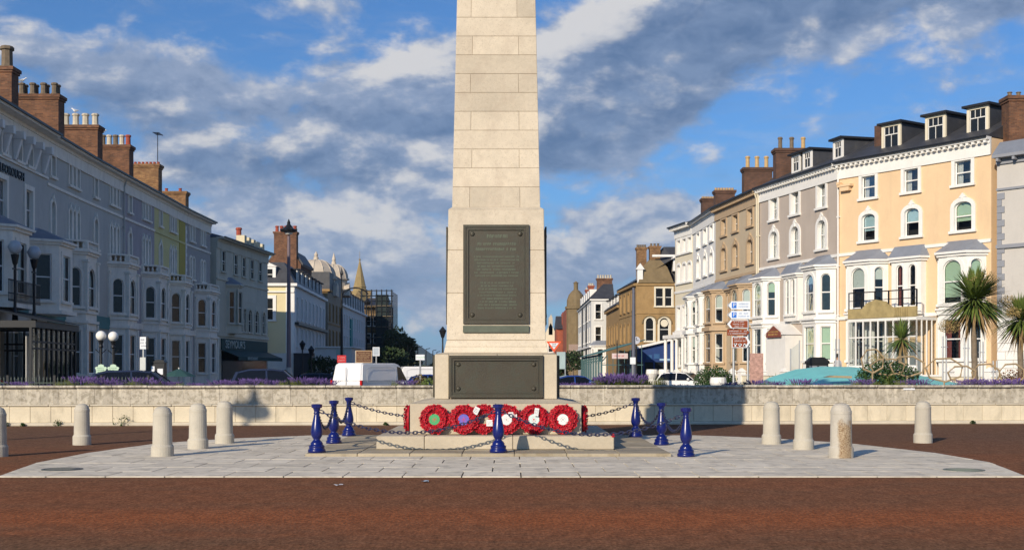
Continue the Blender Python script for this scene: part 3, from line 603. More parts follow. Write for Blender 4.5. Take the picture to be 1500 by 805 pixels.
# litter and weeds
for (px, py, s, lab) in ((497, 711, .09, 'scrap of crumpled white paper on the tarmac before the paving'), (623, 706, .09, 'flattened pale blue wrapper on the tarmac before the paving')):
    Y = 2970 / (py - HY); m_ = MB(); rr = random.Random(int(px)); P = [(cos(a) * s * rr.uniform(.5, 1.1), sin(a) * s * rr.uniform(.6, 1.3), rr.uniform(.003, .03)) for a in [k * pi / 4 for k in range(8)]]
    for k in range(8): m_.face([(0, 0, rr.uniform(.01, .03)), P[k], P[(k + 1) % 8]])
    tag(part('litter', m_, LITW if px < 600 else mat('blue_wrapper', (.4, .5, .6), .4), None, (PX(px, Y), Y, .002)), lab, 'litter')
def weed(px, py, h, lab, seed):
    Y = wallY(PX(px, 36.5)) - .16; m_ = MB(); rr = random.Random(seed)
    for k in range(70):
        a = rr.uniform(0, 6.28); r = rr.uniform(0, h * .7); zz = rr.uniform(.02, h) * (1 - r / h * .5); c = Vector((cos(a) * r, sin(a) * r * .4, zz)); s = rr.uniform(.02, .045)
        u = Vector((rr.uniform(-1, 1), rr.uniform(-1, 1), rr.uniform(-1, 1))).normalized(); v = u.cross(Vector((.3, .5, .8))).normalized()
        m_.face([c - u * s, c + v * s * .5, c + u * s, c - v * s * .5])
    for k in range(8):
        a = rr.uniform(0, 6.28); m_.face([(0, 0, 0), (.01, 0, 0), (cos(a) * h * .5, sin(a) * h * .2, h * .9)])
    tag(part('weed', m_, SHRUB, None, (PX(px, Y), Y, 0.0)), lab, 'weed', 'weeds at the foot of the promenade wall')
weed(178, 622, .38, 'leafy weed at the foot of the wall between the lone and the nearest left bollards', 1)
weed(85, 622, .22, 'low weed at the foot of the wall left of the lone stone bollard', 2)
weed(33, 622, .12, 'tiny weed at the wall foot near the left edge', 3)
weed(8, 622, .16, 'low weed at the wall foot at the left edge', 4)
weed(565, 620, .10, 'flat green weed at the wall foot left of the wreaths', 5)
weed(1425, 616, .12, 'flat weed at the wall foot near the right edge', 6)

# ------------------------------------------------------------------ houses
WC = {}
def outline(w, h, arch, n=8):
    if not arch: return [(-w / 2, 0), (-w / 2, h), (w / 2, h), (w / 2, 0)]
    rise = arch * w / 2; hs = h - rise
    return [(-w / 2, 0)] + [(-w / 2 * cos(pi * k / n), hs + rise * sin(pi * k / n)) for k in range(n + 1)] + [(w / 2, 0)]
def outer(w, h, arch, t, n=8):
    if not arch: return [(-w / 2 - t, 0), (-w / 2 - t, h + t), (w / 2 + t, h + t), (w / 2 + t, 0)]
    rise = arch * w / 2; hs = h - rise
    return [(-w / 2 - t, 0)] + [(-(w / 2 + t) * cos(pi * k / n), hs + (rise + t) * sin(pi * k / n)) for k in range(n + 1)] + [(w / 2 + t, 0)]
def window(parent, w, h, arch=0, t=.2, trim=None, fill=None, deep=.2, proud=.07, peak=False, loc=(0, 0, 0), rz=0, sashm=None, bars=False, rail=.5, dark=False, half=1.0):
    w = round(w, 2); h = round(h, 2); trim = trim or WHITE; sashm = sashm or WHITE
    key = (w, h, arch, t, trim.name, deep, proud, peak, bars, rail, sashm.name)
    if key not in WC:
        I = outline(w, h, arch); O = outer(w, h, arch, t); n = len(I); mb = MB()
        pts = [(x, -proud, z) for x, z in I] + [(x, -proud, z) for x, z in O] + [(x, deep, z) for x, z in I] + [(x, .01, z) for x, z in O]
        fs = []
        for i in range(n - 1):
            fs += [(i, i + 1, n + i + 1, n + i), (i, 2 * n + i, 2 * n + i + 1, i + 1), (n + i, n + i + 1, 3 * n + i + 1, 3 * n + i)]
        mb.addf(pts, fs); mb.box(-w / 2 - t - .06, w / 2 + t + .06, -proud - .09, deep, -.14, -.001)
        if peak: mb.prismy([(-w * .22, h + t - .02), (0, h + t + .24), (w * .22, h + t - .02)], -proud - .03, 0)
        if peak and arch: mb.box(-.07, .07, -proud - .06, 0, h - .02, h + t)
        s = MB(); f = .055; y0, y1 = deep - .09, deep - .03
        In = outline(w - 2 * f, h - 2 * f, arch); m = len(I)
        pts = [(x, y0, z) for x, z in I] + [(x, y0, z + f) for x, z in In]; s.addf(pts, [(i, (i + 1) % m, m + (i + 1) % m, m + i) for i in range(m)])
        s.box(-w / 2 + .01, w / 2 - .01, y0 - .01, y1, h * rail - .03, h * rail + .035)
        if bars:
            s.box(-.015, .015, y0, y1, h * rail + .03, h - .03); s.box(-.015, .015, y0 + .02, y1, .03, h * rail - .03)
        p = MB(); p.face([(x, deep - .05, z) for x, z in I])
        WC[key] = (mb.mesh('window', trim), s.mesh('sash', sashm), p.mesh('pane', PANE))
    a, b, c = WC[key]; o = link('window', a, parent, loc, rz); link('sash', b, o); pn = link('pane', c, o)
    if dark: 
        k2 = ('d',) + key
        if k2 not in WC: mm = c.copy(); mm.materials.clear(); mm.materials.append(PANED); WC[k2] = mm
        pn.data = WC[k2]
    if fill:
        m, fr = fill; k3 = ('f', w, h, m.name, fr)
        if k3 not in WC:
            q = MB()
            if m in (CURT, CURTR):
                for sgn in (-1, 1):
                    for k in range(5):
                        x0 = sgn * (w / 2 - k * w * .06); x1 = sgn * (w / 2 - (k + 1) * w * .06); y = deep + .08; q.face([(x0, y + .03 * (k % 2), .02), (x1, y + .03 * ((k + 1) % 2), .02), (x1, y + .03 * ((k + 1) % 2), h - .02), (x0, y + .03 * (k % 2), h - .02)])
            else: q.box(-w / 2 + .02, w / 2 - .02, deep + .02, deep + .05, h * (1 - fr), h - .02)
            WC[k3] = q.mesh('blind', m)
        link('curtain' if m in (CURT, CURTR) else 'blind', WC[k3], o)
    return o
def gridwall(mb, L, z0, z1, holes, tf):
    xs = sorted({0, L, *[max(0, min(L, v)) for h in holes for v in h[:2]]}); zs = sorted({z0, z1, *[max(z0, min(z1, v)) for h in holes for v in h[2:]]})
    for a, b in zip(xs, xs[1:]):
        for c, e in zip(zs, zs[1:]):
            mx, mz = (a + b) / 2, (c + e) / 2
            if any(h[0] < mx < h[1] and h[2] < mz < h[3] for h in holes): continue
            mb.face([tf(a, c), tf(b, c), tf(b, e), tf(a, e)])
class House:
    def __init__(s, name, label, P0, P1, E, wall, trim=None, depth=9., cat='house', group=None, base=-.02):
        s.P0 = Vector(P0); s.P1 = Vector(P1); s.L = (s.P1 - s.P0).length; s.rz = atan2(P1[1] - P0[1], P1[0] - P0[0]); s.E = E; s.wall = wall; s.trim = trim or WHITE; s.depth = depth; s.base = base
        s.root = thing(name, label, cat, (P0[0], P0[1], 0), s.rz, group); s.holes = []; s.rr = random.Random(label); s.dark = P0[0] < 0
    def u(s, px):
        k = (px - 750) / F; dx, dy = s.P1.x - s.P0.x, s.P1.y - s.P0.y
        return (k * s.P0.y - s.P0.x) / (dx - k * dy) * s.L
    def loc(s, X, Y):
        v = Vector((X - s.P0.x, Y - s.P0.y)); c, n = cos(-s.rz), sin(-s.rz); return (v.x * c - v.y * n, v.x * n + v.y * c)
    def fill(s): 
        r = s.rr.random()
        return (BLIND, .4) if r < .15 else (CURT, 1) if r < .55 else (BLIND, .25) if r < .65 else None
    def win(s, u, w, z0, z1, fill='r', hole=True, **k):
        if hole: s.holes.append((u - w / 2, u + w / 2, z0, z1))
        else: k.setdefault('deep', .06)
        if s.dark and fill is None: k['dark'] = True
        return window(s.root, w, z1 - z0, fill=s.fill() if fill == 'r' else fill, trim=k.pop('trim', s.trim), loc=(u, 0 if hole else -.07, z0), **k)
    def band(s, z0, z1, y=.07, m=None, name='string_course', u0=0, u1=None):
        mb = MB(); mb.box(u0, s.L if u1 is None else u1, -y, .02, z0, z1); return part(name, mb, m or s.trim, s.root)
    def cornice(s, m=None, dent=True, fr=.92, out=.45, gutter=True):
        mb = MB(); E = s.E; L = s.L; m = m or s.trim
        mb.box(0, L, -.10, .02, E - fr, E - .3); mb.box(0, L, -.16, .02, E - .299, E - .12); mb.box(0, L, -out + .04, .02, E - .119, E - .02); mb.box(0, L, -out, .02, E - .019, E + .05)
        if dent:
            n = int(L / .36)
            for i in range(n): x = (i + .5) * L / n; mb.box(x - .08, x + .08, -out + .08, -.159, E - .27, E - .12)
        part('cornice', mb, m, s.root)
        if gutter: g_ = MB(); g_.box(0, L, -out - .1, -out + .001, E - .02, E + .09); part('gutter', g_, IRON, s.root)
    def roof(s, rise=2.2, run=4.2, m=None, over=.42, hip0=0, hip1=0):
        E = s.E + .052; L = s.L; mb = MB(); D = s.depth
        a, b, c = -over, run, D + .2
        mb.addf([(0, a, E), (L, a, E), (L - hip1, b, E + rise), (hip0, b, E + rise), (0, c, E), (L, c, E)], [(0, 1, 2, 3), (3, 2, 5, 4), (0, 3, 4), (1, 5, 2), (0, 4, 5, 1)])
        part('roof', mb, m or SLATE, s.root)
        if not hip0 and not hip1: rg = MB(); rg.box(0, L, b - .1, b + .1, E + rise - .05, E + rise + .07); part('ridge_tiles', rg, mat('ridge', (.09, .07, .06), .9), s.root)
    def finish(s):
        mb = MB(); B = s.base; gridwall(mb, s.L, B, s.E, s.holes, lambda x, z: (x, 0, z)); D = s.depth
        mb.face([(0, 0, B), (0, 0, s.E), (0, D, s.E), (0, D, B)]); mb.face([(s.L, 0, B), (s.L, D, B), (s.L, D, s.E), (s.L, 0, s.E)]); mb.face([(0, D, B), (0, D, s.E), (s.L, D, s.E), (s.L, D, B)])
        part('wall', mb, s.wall, s.root)
        q = MB(); q.face([(.03, .8, B), (s.L - .03, .8, B), (s.L - .03, .8, s.E), (.03, .8, s.E)]); part('room_shade_sheet', q, ROOM_SHADE, s.root)  # dark sheet added behind the windows, painted as the rooms' shade
    def pipe(s, u, z0=0, z1=None, m=None, r=.055):
        z1 = z1 or s.E - .1; mb = MB(); mb.tube([(u, -.12, z0), (u, -.12, z1 - .5), (u, -.3, z1)], r, 6)
        for k in range(int(z0) + 2, int(z1), 3): mb.box(u - .09, u + .09, -.18, 0, k, k + .07)
        part('downpipe', mb, m or s.trim, s.root)
    def quoins(s, u, z0, z1, m, sgn=1, h=.3):
        z = z0; i = 0
        while z < z1 - h:
            w = .42 if i % 2 else .26; mb = MB(); a, b = (u, u + w * sgn) if sgn > 0 else (u - w, u); mb.box(a, b, -.05, .01, z + .01, z + h - .01); part('quoin', mb, m, s.root); z += h; i += 1
    def bay(s, uc, W, d, z0, z1, floors, m=None, trim=None, roof='hip', c=None, cornices=(), twin=False, fills=None):
        m = m or s.trim; trim = trim or s.trim; c = c if c is not None else d * .75
        P = [(uc - W / 2, 0), (uc - W / 2 + c, -d), (uc + W / 2 - c, -d), (uc + W / 2, 0)]
        for (a, b, *_ ) in floors: s.holes.append((uc - W / 2 + .25, uc + W / 2 - .25, a, b))
        mb = MB(); k = 0
        for i in range(3):
            a, b = Vector((*P[i], 0)), Vector((*P[i + 1], 0)); L = (b - a).length; dr = (b - a) / L; ang = atan2(dr.y, dr.x); hs = []
            for fi, (f0, f1, arch, wf, ws) in enumerate(floors):
                w = wf if i == 1 else ws
                if not w: continue
                cs = [L / 2 - w * .95, L / 2 + w * .95] if (twin and i == 1) else [L / 2]
                for cc in cs:
                    hs.append((cc - w / 2, cc + w / 2, f0, f1)); p = a + dr * cc
                    fl = fills[k % len(fills)] if fills else s.fill(); k += 1; dk = s.dark and fl is None
                    window(s.root, w, f1 - f0, arch=arch, t=min(.2, max(.21 * w, .1)), trim=trim, fill=fl, dark=dk, deep=.14, proud=.05, loc=(p.x, p.y, f0), rz=ang)
            gridwall(mb, L, z0, z1, hs, lambda x, z, a=a, dr=dr: (a.x + dr.x * x, a.y + dr.y * x, z))
        part('bay', mb, m, s.root)
        tr = lambda o: [(P[0][0] - o * 1.1, .02), (P[1][0] - o * .45, P[1][1] - o), (P[2][0] + o * .45, P[2][1] - o), (P[3][0] + o * 1.1, .02)]
        q = MB()
        for (cz, ch, oo) in [(z1 - .02, .14, .12), (z1 + .121, .12, .24)]: q.prism(tr(oo), cz, cz + ch)
        for (cz, ch, oo) in cornices: b_ = MB(); b_.prism(tr(oo), cz, cz + ch); part('bay_band', b_, trim, s.root)
        part('bay_cornice', q, trim, s.root)
        if roof == 'parapet':
            for p in P:
                q = MB(); q.box(-.13, .13, -.13, .13, 5.05, z1 - .45); q.box(-.18, .18, -.18, .18, z1 - .45, z1 - .3); q.box(-.11, .11, -.11, .11, .2, 4.3); part('pilaster', q, trim, s.root, (p[0], p[1], 0), bevel=.015)
        zt = z1 + .243
        if roof == 'hip':
            q = MB(); b_ = tr(.22); t_ = [(P[0][0] + c * .8, .02), (P[1][0] + c * .45, -.12), (P[2][0] - c * .45, -.12), (P[3][0] - c * .8, .02)]; q.prism(b_, zt, zt + .66, t_); part('bay_roof', q, LEAD, s.root)
        elif roof == 'parapet':
            q = MB(); q.prism(tr(.10), zt, zt + .08)
            for i in range(3):
                a, b = Vector((*P[i], 0)), Vector((*P[i + 1], 0)); L = (b - a).length; n = max(2, int(L / .26))
                for j in range(n): p = a.lerp(b, (j + .5) / n); q.M = Matrix.Translation((p.x, p.y, 0)); q.lathe([(.05, zt + .08), (.09, zt + .2), (.05, zt + .34), (.07, zt + .42)], 6)
            q.M = None
            for p in P: q.box(p[0] - .13, p[0] + .13, p[1] - .13, p[1] + .13, zt + .08, zt + .44)
            q.prism(tr(.13), zt + .44, zt + .55); part('balustrade', q, trim, s.root)
    def chimney(s, X0, X1, Y, th, z0, z1, pots, brick=BRICK, potm=POTY, ph=.6, capm=None, rows=1, pr=.14):
        lx, ly = s.loc((X0 + X1) / 2, Y + th / 2); w = (X1 - X0)
        mb = MB(); mb.box(-w / 2, w / 2, -th / 2, th / 2, z0, z1 - .3); ch = part('chimney', mb, brick, s.root, (lx, ly, 0), -s.rz)
        q = MB(); q.box(-w / 2 - .06, w / 2 + .06, -th / 2 - .06, th / 2 + .06, z1 - .3, z1 - .18); q.box(-w / 2 - .12, w / 2 + .12, -th / 2 - .12, th / 2 + .12, z1 - .18, z1); part('chimney_cap', q, capm or brick, ch)
        key = ('pot', round(ph, 2), pr, potm.name if not isinstance(potm, (list, tuple)) else '')
        for i in range(pots):
            pm_ = potm[i % len(potm)] if isinstance(potm, (list, tuple)) else potm; key = ('pot', round(ph, 2), pr, pm_.name)
            if key not in WC:
                q = MB(); q.lathe([(0, 0), (pr * 1.15, 0), (pr * 1.1, .08), (pr * .85, .12), (pr * .8, ph * .8), (pr * 1.05, ph * .84), (pr * 1.05, ph * .92), (pr * .8, ph), (0, ph)], 8); WC[key] = q.mesh('chimney_pot', pm_)
            for r_ in range(rows): link('chimney_pot', WC[key], ch, (-w / 2 + (i + .5) * w / pots, (r_ - (rows - 1) / 2) * .45, z1))
    def dormer(s, u, w, h, zb, y, back=3.0, frm=None, cheek=None, dark=True, fl=True):
        frm = frm or CREAM; mb = MB(); mb.box(-w / 2, -w / 2 + .16, 0, .12, 0, h); mb.box(w / 2 - .16, w / 2, 0, .12, 0, h); mb.box(-w / 2 + .16, w / 2 - .16, 0, .12, 0, .14); mb.box(-w / 2 + .16, w / 2 - .16, 0, .12, h - .14, h)
        dm = part('dormer', mb, frm, s.root, (u, y, zb))
        q = MB(); q.addf([(-w / 2 + .02, .1, 0), (-w / 2 + .02, .1, h), (-w / 2 + .02, back, h - .02), (-w / 2 + .02, back, 0)], [(0, 1, 2, 3)]); part('cheek', q, cheek or SLATE, dm); q = MB(); q.addf([(w / 2 - .02, .1, 0), (w / 2 - .02, .1, h), (w / 2 - .02, back, h - .02), (w / 2 - .02, back, 0)], [(0, 1, 2, 3)]); part('cheek', q, cheek or SLATE, dm)
        q = MB(); q.box(-w / 2 - .18, w / 2 + .18, -.22, back, h, h + .13); part('dormer_roof', q, mat('bitumen', (.015, .016, .02), .6), dm)
        window(dm, 0, 0) if False else None
        iw, ih = w - .36, h - .32; s_ = MB(); s_.box(-iw / 2, iw / 2, .03, .07, ih * .6, ih * .6 + .05)
        for x in (-iw / 2, iw / 2 - .04): s_.box(x, x + .04, .03, .07, 0, ih)
        for x in (-iw / 6, iw / 6): s_.box(x - .015, x + .015, .03, .06, ih * .62, ih)
        s_.box(-.015, .015, .03, .06, 0, ih * .6); part('sash', s_, WHITE, dm, (0, 0, .16))
        p = MB(); p.face([(-iw / 2, .08, 0), (iw / 2, .08, 0), (iw / 2, .08, ih), (-iw / 2, .08, ih)]); part('pane', p, PANED if dark else PANE, dm, (0, 0, .16))
        if fl: p = MB(); p.box(-iw / 2, iw / 2, .2, .22, 0, ih * .6); part('curtain', p, CURT, dm, (0, 0, .16))

T1, T2 = 11.95, 13.15; M1, M2 = 9.4, 11.0; B1, B2 = 5.35, 7.75; G1_, G2_ = 2.3, 4.5
# --- right terrace (near end first)
G = [(25.9, 66.4), (19.93, 75.1), (17.2, 85.6), (15.85, 95.7), (15.5, 105.3), (15.3, 112.5)]
h = House('terraced_house', 'apricot yellow terraced house with white arched windows and a glazed porch, right of the square', G[1], G[0], 14.25, YELLOW, WHITE)
for px, w in ((1272.5, 1.0), (1335, .98), (1411, 1.05)):
    h.win(h.u(px), w, T1, T2 + .1, (CURT, 1), bars=False)
for px, w, f in ((1272.5, 1.0, (BLINDB, .62)), (1336, 1.0, (BLINDB, .5)), (1411, 1.12, (BLINDG, .66))): h.win(h.u(px), w, M1, M2, f, arch=.55, t=.24, peak=True)
ua, ub, uc_ = h.u(1268), h.u(1333), h.u(1409)
BW = 3.0
h.bay(ua + .15, 3.0, .85, 1.0, 7.95, [(G1_, G2_, 0, 1.05, .55), (B1, B2, .9, 1.0, .55)], cornices=((4.75, .25, .12), (5.0, .1, .2)), fills=[(CURTR, 1), (BLINDB, .4), (CURTR, 1), (BLIND, .5), None, (BLIND, .3)])
h.bay(uc_, 3.05, .85, 1.0, 7.95, [(G1_, G2_, 0, 1.1, .6), (B1, B2, .9, 1.15, .6)], cornices=((4.75, .25, .12), (5.0, .1, .2)), fills=[None, (BLINDG, .6), (CURTR, 1), (BLINDG, .85), None, (BLINDG, .5)])
h.bay(ub, 2.2, .35, 4.9, 7.95, [(B1, B2, 1, .46, 0)], c=.08, twin=True, fills=[(CURTR, 1), None])
h.band(8.62, 8.80); h.band(4.75, 4.95, .12); h.cornice(); h.roof(); h.pipe(.10); h.finish()
q = MB(); q.box(-.5, .5, -.35, 0, 0, .14); q.box(-.35, .35, -.3, 0, -.25, 0); q.box(-.5, -.3, -.4, -.1, .14, .3); part('wall_bracket', q, YELLOW, h.root, (h.u(1241), 0, PZ(272, 74.0)))
for px, zb in ((1305, 14.95), (1371, 14.95), (1434, 14.95)): h.dormer(h.u(px) - .75, 1.38, 1.5, zb - .15, .95)
q = MB(); # glazed porch
u0, u1 = h.u(1274), h.u(1374); W = u1 - u0; pr = part('porch', (lambda m: (m.box(0, W, -1.9, 0, 4.5, 4.68), m.box(0, W, -1.95, -1.8, 1.0, 1.9), m)[-1])(MB()), WHITE, h.root, (u0, 0, 0))
fr = MB(); n = 9
for i in range(n + 1): x = i * W / n; fr.box(max(0, x - .04), min(W, x + .04), -1.9, -1.82, 1.0, 4.5)
for zz in (3.55, 1.9): fr.box(0, W, -1.89, -1.83, zz, zz + .07)
for k in range(5):
    for x in (.02, W - .02): fr.box(x - .03, x + .03, -1.9 + k * .45, -1.84 + k * .45, 1.0, 4.5)
part('glazing_bars', fr, WHITE, pr)
gl = MB(); gl.face([(0, -1.86, 1.9), (W, -1.86, 1.9), (W, -1.86, 4.5), (0, -1.86, 4.5)]); gl.face([(0, -1.86, 1.9), (0, 0, 1.9), (0, 0, 4.5), (0, -1.86, 4.5)]); part('glazing', gl, PANE, pr)
dr_ = MB(); dr_.box(W * .58, W * .58 + .9, -.1, -.02, 1.0, 3.3); dr_.box(W * .3, W * .3 + 1.1, -.1, -.02, 2.0, 3.3); part('inner_door', dr_, mat('grey_door', (.25, .28, .30), .5), pr)
bp = MB(); bp.box(0, W, -1.95, -1.8, 4.681, 5.25); bp.prismy([(W * .22, 5.25), (W * .28, 5.55), (W * .42, 5.74), (W * .56, 5.6), (W * .66, 5.25)], -1.94, -1.81)
for i in range(8): bp.box(W * .70 + i * .12, W * .70 + i * .12 + .06, -2.0, -1.95, 4.75, 5.2)
part('parapet', bp, mat('ochre_stone', (.36, .28, .13), .9, .25, 2.5, .2, 20), pr)
rl = MB()
for i in range(6): x = i * W / 5; rl.box(x - .04 if i else 0, x + .04, -1.9, -1.84, 5.25, 6.2)
rl.box(0, W, -1.89, -1.85, 6.16, 6.22); rl.box(0, W, -1.885, -1.855, 5.7, 5.74); part('railing', rl, IRON, pr)
sgn = MB(); sgn.box(W * .34, W * .34 + .5, -.14, -.1, 2.2, 2.8); part('window_notice', sgn, SIGNW, pr)

h = House('terraced_house', 'taupe terraced house with white bays and small hotel sign left of the yellow one', G[2], G[1], 14.25, TAUPE, WHITE)
for px, w in ((1134, 1.05), (1165, 1.05), (1204, 1.0)): h.win(h.u(px), w, T1 - .05, T2 + .25, 'r', deep=.35)
for px, w in ((1134, 1.05), (1165, 1.05), (1204, 1.0)): h.win(h.u(px), w, M1 - .1, M2 + .1, 'r', arch=.8, t=.24, peak=True, deep=.3)
h.bay(h.u(1206), 3.1, .95, 1.0, 7.95, [(G1_, G2_ - .1, 0, 1.25, .62), (B1, B2 - .1, .9, 1.1, .6)], cornices=((4.6, .2, .1), (4.8, .12, .22)), fills=[(BLINDG, .95), None, (BLINDG, .95), (BLINDB, .25), (BLINDG, .95), None])
h.bay(h.u(1127.5), 3.0, .9, 1.0, 7.75, [(G1_, G2_, 0, 1.1, .55), (B1, B2 - .1, .9, 1.1, .55)], cornices=((4.6, .2, .1), (4.8, .12, .22)), fills=[None, None, None, (BLINDG, .55), (BLIND, .5), (BLINDG, .3)])
h.bay(h.u(1165), 2.1, .35, 4.9, 7.75, [(B1, B2 - .1, 1, .42, 0)], c=.08, twin=True)
h.band(8.62, 8.80); h.band(4.75, 4.95, .12); h.cornice(); h.roof(); h.pipe(.15, m=CREAM); h.finish()
q = MB(); q.box(-1.4, 1.4, -1.2, 0, 1.0, 4.0); q.prismy([(-1.5, 4.0), (0, 4.75), (1.5, 4.0)], -1.3, 0); pr = part('porch', q, WHITE, h.root, (h.u(1160), 0, 0))
q = MB(); q.prismy([(-1.0, 3.85), (-1.0, 4.15), (0, 4.6), (1.0, 4.15), (1.0, 3.85)], -1.36, -1.3); part('sign_board', q, mat('maroon_board', (.22, .07, .045), .6), pr)
q = MB(); strokes(q, -.75, .75, 3.95, 4.3, -1.361, 2, 1, .01, 9); part('raised_lettering', q, mat('gold_letters', (.45, .30, .10), .5), pr)
q = MB(); q.box(-1.62, -1.42, -1.0, -.9, 2.3, 3.3); part('notice', q, mat('maroon_notice', (.30, .05, .06), .6), pr)
for px in (1165, 1182, 1228): h.dormer(h.u(px) - 1.7, 1.15, 1.2, 14.9, .9, 2.6, frm=WHITE)
h.chimney(PX(1139, 84.5), PX(1190, 84.5), 85.0, 1.0, 13.5, PZ(217, 85), 3, BRICKD, (POTD, POTD, POTY), .85, rows=1, pr=.17)

h = House('terraced_house', 'sand coloured terraced house with tan trim, third from the right end of the curved terrace', G[3], G[2], 14.2, BROWNS, BROWNT)
for px in (1060.5, 1077.5, 1099): h.win(h.u(px), 1.15, T1, T2, 'r', deep=.3); h.win(h.u(px), 1.15, M1 - .1, M2, 'r', arch=.5, t=.25, peak=True, deep=.3)
h.bay(h.u(1054.5), 3.3, .95, 1.0, 7.6, [(G1_, G2_, 0, 1.3, .6), (B1, B2 - .3, .9, 1.3, .6)], m=BROWNT, cornices=((4.7, .3, .2),), fills=[None, (BLIND, .55), None, (BLIND, .5)])
h.bay(h.u(1094.5), 3.2, .95, 1.0, 7.6, [(G1_, G2_, 0, 1.3, .6), (B1, B2 - .3, .9, 1.3, .6)], m=BROWNT, cornices=((4.7, .3, .2),), fills=[None, (BLIND, .55), None, (BLIND, .5)])
h.bay(h.u(1075), 2.0, .35, 4.9, 7.5, [(B1, B2 - .4, 1, .42, 0)], m=BROWNT, c=.08, twin=True)
h.band(8.5, 8.7); h.cornice(out=.5); h.roof(); h.pipe(h.L - .12, m=CREAM); h.finish()
h.chimney(PX(1088, 96), PX(1129, 96), 95.4, 1.0, 13.5, PZ(247, 96), 3, BRICKD, POTY, .95, rows=1, pr=.19)
h.chimney(PX(1054, 101), PX(1083, 101), 103, 1.0, 13.5, PZ(273, 101), 7, BRICKD, POTY, .25, pr=.12)

h = House('terraced_house', 'white terraced house squeezed between the sand coloured and cream ones', G[4], G[3], 14.2, WHITE, WHITE)
for px in (1023, 1033, 1042.5): h.win(h.u(px), 1.2, T1, T2, 'r', deep=.3); h.win(h.u(px), 1.2, M1, M2, 'r', arch=.6, t=.27, peak=True, deep=.3)
h.bay(h.u(1040), 3.1, 1.0, 1.0, 7.6, [(G1_, G2_, 0, 1.3, .6), (B1, B2 - .3, .9, 1.3, .6)], cornices=((4.7, .3, .2),))
h.bay(h.u(1023), 3.1, 1.0, 1.0, 7.6, [(G1_, G2_, 0, 1.3, .6), (B1, B2 - .3, .9, 1.3, .6)], cornices=((4.7, .3, .2),))
h.band(8.5, 8.7); h.cornice(dent=False); h.roof(); h.finish()
h.chimney(PX(1029, 110), PX(1052, 110), 110, 1.0, 13.5, PZ(290, 110), 6, BRICKD, POTY, .2, pr=.12)
h = House('terraced_house', 'cream corner house ending the right terrace, with white steps', (14.55, 109.6), (15.5, 105.2), 14.3, CREAM, WHITE, depth=8)
for u_ in (1.0, 2.4, 3.7): h.win(u_, .8, T1, T2, 'r', deep=.3); h.win(u_, .8, M1, M2, 'r', arch=.6, t=.2, deep=.3); h.win(u_, .85, B1 - .1, B2 - .5, 'r', deep=.3)
for u_ in (1.3, 3.3): h.win(u_, .9, 2.1, 4.3, 'r', deep=.2)
h.band(8.5, 8.7); h.band(4.8, 5.1, .25); h.cornice(out=.7, dent=True); h.roof(rise=1.6, over=.7, hip0=2.); h.finish()
q = MB()
for i in range(7): q.box(-.2, 4.6, -1.0 - .32 * (6 - i), -1.0 - .32 * (6 - i) + .34, 0, .17 * (i + 1))
q.box(-.2, 4.6, -1., 0, 0, 1.2); part('steps', q, WHITE, h.root)
q = MB()
for u_ in (.0, 1.7, 2.9, 4.4): q.lathe([(.14, 1.2), (.14, 4.5), (.22, 4.6), (.22, 4.8), (0, 4.8)], 8, u_, -.9)
q.box(-.2, 4.6, -1.1, 0, 4.5, 4.8); part('portico', q, WHITE, h.root)
# rows of chimney on the ridge between the two big houses
# --- pale grey house at the right edge
h = House('terraced_house', 'pale grey rendered building with dark grey quoins at the right edge', (26.05, 66.0), (33.5, 57.0), 13.45, PALEGREY, GREYT, depth=10)
h.quoins(.02, 4.7, 11.3, GREYT, h=.36); h.band(8.2, 8.4, .14, GREYT); h.band(11.3, 11.42, .09, GREYT)
h.win(h.u(1532), 1.6, 5.2, 8.0, None, t=.22, arch=0); h.win(h.u(1532), 1.4, 9.3, 11.0, None); h.win(h.u(1540), 1.4, 1.9, 4.2, None)
rr = random.Random(8)
for r_ in range(8):
    x = .05 - (r_ % 2) * .45
    while x < 6:
        a, b = max(.04, x + .02), min(6.2, x + .88)
        if b - a > .15: q = MB(); q.box(a, b, -.045, .01, .9 + r_ * .45, .9 + r_ * .45 + .42); part('rusticated_block', q, WHITE, h.root)
        x += .9
q = MB(); q.box(0, h.L, -.55, .02, 13.0, 13.16); q.box(0, h.L, -.12, .02, 12.7, 13.0)
for i in range(9): q.box(.2 + i * .9, .34 + i * .9, -.5, -.12, 12.82, 13.0)
part('cornice', q, GREYT, h.root); q = MB(); q.addf([(0, -.55, 13.16), (h.L, -.55, 13.16), (h.L, .3, 13.95), (0, .3, 13.95)], [(0, 1, 2, 3)]); part('lead_apron', q, LEAD, h.root)
h.roof(rise=2.4, run=4.5, over=-.3); h.finish()
h.chimney(PX(1478, 66.2), PX(1530, 66.2), 66.2, 1.0, 12., PZ(140, 66.2), 4, BRICK, POTD, .3)
# ridge chimney slab between dormers of the yellow house
h = [o for o in bpy.data.objects if o.get('label', '').startswith('apricot')][0]
q = MB(); q.box(-.55, .55, -.75, .75, 14.0, 16.55); part('chimney', q, BRICKD, h, ((G[0][0] - G[1][0]) * 0 + 1.95, 2.4, 0))

